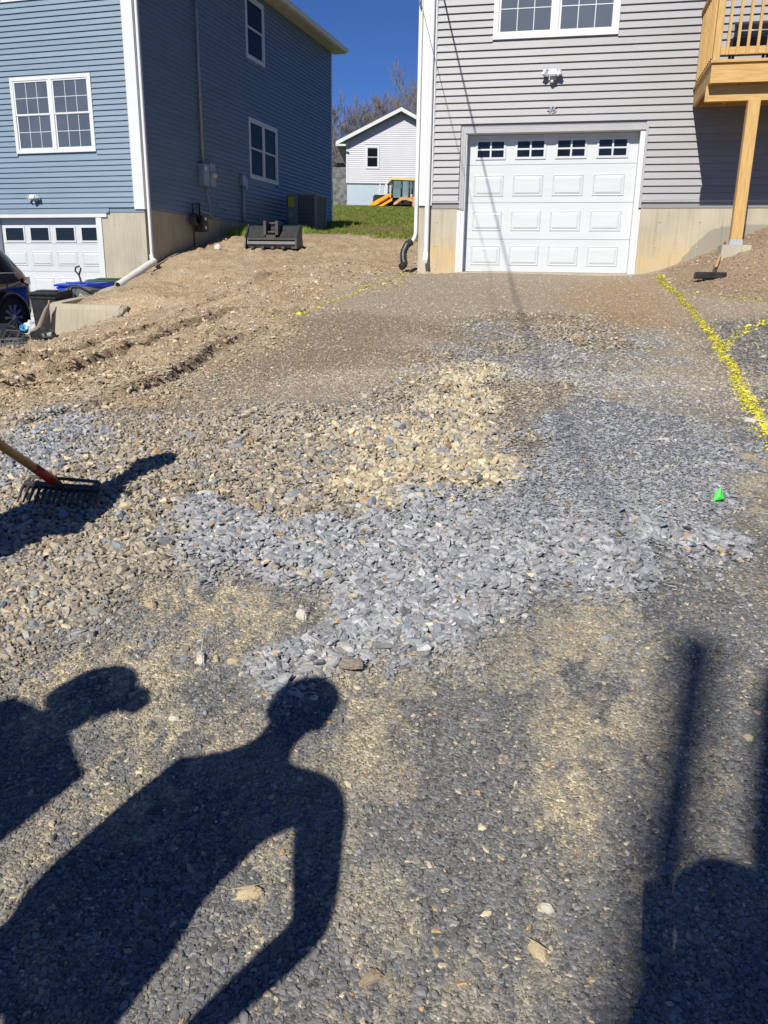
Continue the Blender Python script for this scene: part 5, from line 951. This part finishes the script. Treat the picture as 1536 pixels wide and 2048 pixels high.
# ------------------------------------------------------------ grass
gm_ = bpy.data.materials.new('grass_blade'); gm_.use_nodes = True; p = gm_.node_tree.nodes['Principled BSDF']; p.inputs['Roughness'].default_value = .6
at = gm_.node_tree.nodes.new('ShaderNodeAttribute'); at.attribute_type = 'INSTANCER'; at.attribute_name = 'col'; gm_.node_tree.links.new(at.outputs['Vector'], p.inputs['Base Color'])
gcol = bpy.data.collections.new('grass_shapes')
for q in range(4):
    r = random.Random(q); m = MB()
    for i in range(16):
        a = r.uniform(0, 6.28); px_, py_ = r.uniform(-.7, .7), r.uniform(-.7, .7); h_ = r.uniform(.5, 1.1); lx_, ly_ = math.cos(a) * .35 * h_, math.sin(a) * .35 * h_; wx, wy = -math.sin(a) * .045, math.cos(a) * .045
        m.add([(px_ - wx, py_ - wy, 0), (px_ + wx, py_ + wy, 0), (px_ + lx_ * .4 + wx * .7, py_ + ly_ * .4 + wy * .7, h_ * .6), (px_ + lx_ * .4 - wx * .7, py_ + ly_ * .4 - wy * .7, h_ * .6), (px_ + lx_, py_ + ly_, h_)], [(0, 1, 2, 3), (3, 2, 4)])
    gcol.objects.link(m.build('grass_shape', gm_)) ; o = [o for o in gcol.objects][-1]; scene.collection.objects.unlink(o)
N = 46000; gy2 = 21 * (50 / 21) ** rng.random(N); gx2 = rng.uniform(-1, 1, N) * (.5 + .13 * gy2) + .02 * gy2; _, _, _, _, _, _, lw = ground_props(gx2, gy2)
alb = (gx2 - Pb.x) * xb.x + (gy2 - Pb.y) * xb.y; outb = -((gx2 - Pb.x) * nb.x + (gy2 - Pb.y) * nb.y)
kp = (rng.random(N) < lw) & ~((alb < .03) & (outb < 0) & (outb > -11.6)) & ((gx2 - P0.x) * xg.x + (gy2 - P0.y) * xg.y < -.72) ; gx2, gy2 = gx2[kp], gy2[kp]
N3 = 5200; d3 = rng.uniform(3.3, 11.6, N3); a3 = np.abs(rng.normal(0, .42, N3)) + .05 + .0 * d3; k3 = (rng.random(N3) < sstep(d3, 3.2, 3.8)) & (a3 < 1.5) & (fbm(a3, d3, 2, 3, 8) > .38); d3, a3 = d3[k3], a3[k3]
gx3 = Pb.x + xb.x * a3 + nb.x * d3; gy3 = Pb.y + xb.y * a3 + nb.y * d3
gxx = np.concatenate([gx2, gx3]); gyy = np.concatenate([gy2, gy3]); n = len(gxx); hh = np.concatenate([rng.uniform(.05, .10, len(gx2)), rng.uniform(.07, .24, len(gx3))])
ww = np.concatenate([rng.uniform(.09, .15, len(gx2)), rng.uniform(.06, .12, len(gx3))])
base = np.array([[.15, .205, .025]]) * np.exp(rng.normal(0, .25, n))[:, None]; strawp = rng.random(n) < .2 + .35 * (fbm(gxx, gyy, .8, 3, 88) > .58); base[strawp] = np.array([.24, .21, .06]); base[len(gx2):] *= np.array([[1.0, 1.25, .8]])
gs = scatter('grass', np.stack([gxx, gyy, surf(gxx, gyy) - .01], 1), rng.integers(0, 4, n), np.stack([rng.normal(0, .1, n), rng.normal(0, .1, n), rng.uniform(0, 6.28, n)], 1), np.stack([ww, ww, hh], 1), base, gcol); tag(gs, 'green grass of the back lawn and the strip along the blue house', 'grass', None, 'stuff')
# ------------------------------------------------------------ people behind the lens, whose shadows fall into view
def person(label, J, mats, head_dir=(.2, 1, 0), cap=None, bulk=1.0, hs=1.0):
    """one continuous skinned body; J: joint -> (x,y,z relative to the lens height)"""
    g = {k: Vector(v) + Vector((0, 0, H)) for k, v in J.items()}; hd_ = Vector(head_dir).normalized()
    base = (g['lf'] + g['rf']) / 2; base.z = min(g['lf'].z, g['rf'].z) - .05; t = thing('person', label, 'person', base)
    V = []; Ed = []; Rd = []; Mt = []; roots = []
    def v(p, r, mt): V.append(p - base); Rd.append(r); Mt.append(mt); return len(V) - 1
    def chain(a, pts): 
        for p, r, mt in pts: b = v(p, r, mt); Ed.append((a, b)); a = b
        return a
    bk = bulk; pel = v(g['pelvis'], (.165 * bk, .12 * bk), 1); roots.append(pel); mid = g['pelvis'].lerp(g['chest'], .5)
    ch = chain(pel, [(mid, (.155 * bk, .115 * bk), 0), (g['chest'], (.17 * bk, .125 * bk), 0)]); 
    nk = chain(ch, [(g['neck'], (.085, .075), 0), (g['neck'].lerp(g['head'], .35), (.058, .062), 2), (g['head'] - Vector((0, 0, .055)) + hd_ * .02, (.068 * hs, .08 * hs), 2), (g['head'] + Vector((0, 0, .03)), (.078 * hs, .095 * hs), 2), (g['head'] + Vector((0, 0, .095)) - hd_ * .01, (.05, .06), 2)])
    for s in 'lr':
        sh = chain(ch, [(g[s + 'sh'], (.075 * bk, .075 * bk), 0), (g[s + 'sh'].lerp(g[s + 'el'], .5), (.056 * bk, .056 * bk), 0), (g[s + 'el'], (.047 * bk, .047 * bk), 0), (g[s + 'el'].lerp(g[s + 'ha'], .5), (.042, .042), 0 if mats[0] != 'shirt2' else 2), (g[s + 'ha'], (.027, .032), 2)])
        fd = (g[s + 'ha'] - g[s + 'el']).normalized(); sd_ = fd.cross(Vector((0, 0, 1))); sd_ = sd_.normalized() if sd_.length > .1 else Vector((1, 0, 0)); nn = sd_.cross(fd)
        pm = chain(sh, [(g[s + 'ha'] + fd * .05, (.040, .018), 2), (g[s + 'ha'] + fd * .085, (.042, .016), 2)])
        for i, (o_, L_) in enumerate(((-.030, .062), (-.010, .070), (.010, .066), (.030, .052))):
            st_ = g[s + 'ha'] + fd * .075 + sd_ * o_; a = v(st_, (.0095, .0095), 2); roots.append(a); chain(a, [(st_ + fd * L_ * .45 - nn * .006, (.009, .009), 2), (st_ + fd * L_ * .75 - nn * .022, (.0085, .0085), 2), (st_ + fd * L_ * .9 - nn * .042, (.0075, .0075), 2)])
        st_ = g[s + 'ha'] + fd * .025 - sd_ * .025; a = v(st_, (.011, .011), 2); roots.append(a); chain(a, [(st_ + fd * .03 - sd_ * .03 - nn * .01, (.0105, .0105), 2), (st_ + fd * .06 - sd_ * .035 - nn * .02, (.009, .009), 2)])
        hp = chain(pel, [(g[s + 'hip'], (.10, .10), 1), (g[s + 'hip'].lerp(g[s + 'kn'], .5), (.085, .085), 1), (g[s + 'kn'], (.06, .06), 1), (g[s + 'kn'].lerp(g[s + 'f'], .45), (.056, .056), 1), (g[s + 'f'] + Vector((0, 0, .07)), (.042, .045), 3), (g[s + 'f'] + hd_ * .06, (.045, .035), 3), (g[s + 'f'] + hd_ * .17, (.04, .025), 3)])
    me = bpy.data.meshes.new('sk'); me.from_pydata(V, Ed, []); ob = link(bpy.data.objects.new('sk', me)); sk = ob.modifiers.new('skin', 'SKIN'); sk.use_smooth_shade = True
    for i, q in enumerate(me.skin_vertices[0].data): q.radius = Rd[i] if isinstance(Rd[i], tuple) else (Rd[i], Rd[i]); q.use_root = i in roots
    sb = ob.modifiers.new('s', 'SUBSURF'); sb.levels = 2; sb.render_levels = 2; bpy.context.view_layer.update()
    me2 = bpy.data.meshes.new_from_object(ob.evaluated_get(bpy.context.evaluated_depsgraph_get())); bpy.data.objects.remove(ob); me2.name = 'body'; me2.materials.clear()
    for q in mats: me2.materials.append(M[q])
    A = np.array([V[a] for a, b in Ed]); Bv = np.array([V[b] for a, b in Ed]); mt = np.array([Mt[b] for a, b in Ed]); idxs = []
    for f in me2.polygons:
        c = np.array(f.center); e = Bv - A; tt = np.clip(((c - A) * e).sum(1) / ((e * e).sum(1) + 1e-9), 0, 1); d = np.linalg.norm(c - A - e * tt[:, None], axis=1); idxs.append(int(mt[d.argmin()]))
    me2.polygons.foreach_set('material_index', idxs); place('body', me2, t)
    hc = g['head'] - base; q = hd_.to_track_quat('Y', 'Z').to_matrix().to_4x4(); Mh = Matrix.Translation(hc + Vector((0, 0, .02))) @ q
    m = MB(); m.add([Mh @ Vector(v_) for v_ in [(-.014, .095, -.03), (.014, .095, -.03), (0, .125, -.035), (0, .092, .02), (0, .09, -.045)]], [(0, 2, 3), (1, 3, 2), (0, 4, 2), (1, 2, 4)]); m.build('nose', M['skin'], t)
    for s_x in (-1, 1):
        MB().lathe([(0, -.006), (.011, -.004), (.012, 0), (0, .005)], 8, Mh @ Matrix.Translation((s_x * .032, .086, .012)) @ Matrix.Rotation(R(-90), 4, 'X')).build('eye', M['white'], t); MB().lathe([(0, -.01), (.022, -.008), (.03, 0), (.02, .01), (0, .008)], 8, Mh @ Matrix.Translation((s_x * .082, -.005, -.01)) @ Matrix.Rotation(R(90), 4, 'Y')).build('ear', M['skin'], t)
    MB().tube([Mh @ Vector((-.025, .088, -.068)), Mh @ Vector((0, .098, -.07)), Mh @ Vector((.025, .088, -.068))], .006, 6).build('mouth', M['redpaint'], t)
    m = MB(); pr2 = [(.094 * math.cos(R(a_)), .118 * math.sin(R(a_))) for a_ in range(-8, 91, 14)]; Ms = Mh @ Matrix.Translation((0, -.012, .015)) @ Matrix.Diagonal((1 * hs, 1.18 * hs, 1.05 * hs, 1)); m.lathe(pr2, 18, Ms); m.build('cap' if cap else 'hair', M[cap or 'hair'], t)
    if cap: MB().add([Mh @ Vector(v_) for v_ in [(-.075, .07, .035), (.075, .07, .035), (.065, .165, .02), (0, .19, .018), (-.065, .165, .02), (-.075, .07, .045), (.075, .07, .045), (.065, .165, .028), (0, .19, .026), (-.065, .165, .028)]], [(0, 1, 2, 3, 4), (5, 6, 7, 8, 9), (0, 4, 9, 5), (4, 3, 8, 9), (3, 2, 7, 8), (2, 1, 6, 7)]).build('cap_brim', M[cap], t)
    return t
def stand(cx, cy, tw, lean=(0, 0), sh=.19):
    """upright figure; tw = direction of the shoulder line"""
    z0 = gz(cx, cy) - H; a, b = math.cos(tw) , math.sin(tw); P = lambda s, f, z: (cx + a * s + f * lean[0], cy + b * s + f * lean[1], z0 + z)
    return {'pelvis': P(0, 0, .96), 'chest': P(0, .55, 1.33), 'neck': P(0, .8, 1.50), 'head': P(0, 1, 1.66), 'lsh': P(-sh, .7, 1.42), 'rsh': P(sh, .7, 1.42), 'lel': P(-sh - .07, .4, 1.12), 'rel': P(sh + .07, .4, 1.12), 'lha': P(-sh - .03, .3, .88), 'rha': P(sh + .03, .3, .88),
            'lhip': P(-.10, 0, .90), 'rhip': P(.10, 0, .90), 'lkn': P(-.12, 0, .50), 'rkn': P(.12, 0, .50), 'lf': P(-.13, 0, .08), 'rf': P(.13, 0, .08)}
# middle figure
J = stand(-1.02, .34, R(-24), (.09, .02)); J.update({'head': (-.955, .41, .215), 'neck': (-.965, .385, .07), 'chest': (-.97, .36, -.10), 'rsh': (-.76, .31, -.015), 'lsh': (-1.13, .40, -.02), 'rel': (-.62, .23, -.31), 'rha': (-.76, .14, -.47), 'lel': (-1.22, .30, -.32), 'lha': (-1.05, .20, -.50)})
person('bareheaded person in a navy jacket, second from the left behind the frame', J, ['shirt', 'denim', 'skin', 'boots'], (.5, 1, -.15))
# capped figure
J = stand(-1.68, .42, R(-50), (.08, .03)); J.update({'head': (-1.60, .46, .22), 'neck': (-1.63, .45, .08), 'rha': (-1.5, .3, -.5), 'rel': (-1.52, .33, -.28)})
person('person in a cap and grey hoodie standing at the far left of the group', J, ['shirt3', 'denim', 'skin', 'boots'], (1, -.15, -.05), cap='cap', bulk=1.5, hs=1.12)
# raking figure
J = stand(-2.10, 2.12, R(-60), (.12, .25)); J.update({'head': (-1.93, 2.58, .38), 'neck': (-1.97, 2.44, .22), 'chest': (-2.02, 2.30, .05), 'lsh': (-2.08, 2.45, .08), 'rsh': (-1.95, 2.18, .08), 'lel': (-1.98, 2.62, -.16), 'lha': (-1.88, 2.62, -.12), 'rel': (-1.82, 2.2, -.14), 'rha': (-1.80, 2.42, -.0)})
person('person in a bright work shirt leaning over the rake handle', J, ['shirt2', 'denim', 'skin', 'boots'], (.3, 1, -.3), cap='cap', bulk=1.5, hs=1.15)
# the photographer and the phone
J = stand(.04, -.44, R(5), (.0, .02), .2); J.update({'chest': (.05, -.38, -.10), 'neck': (.01, -.36, .05), 'head': (-.01, -.33, .18), 'lsh': (-.12, -.34, .0), 'rsh': (.25, -.30, .06), 'lel': (-.08, -.24, -.38), 'lha': (.012, -.12, -.17), 'rel': (.33, -.26, -.34), 'rha': (.34, -.20, -.62)})
person('photographer holding up a phone', J, ['shirt', 'denim', 'skin', 'boots'], (-.3, 1, -.1), bulk=1.4, hs=1.12)
ph = MB(); ph.cham(-.060, .016, -.125, .020, -.013, -.004, .006); o = ph.build('phone', M['black']); o.matrix_world = camo.matrix_world @ Matrix.Translation((0.0, 0, .012)) ; tag(o, 'black phone held up by the photographer', 'phone')
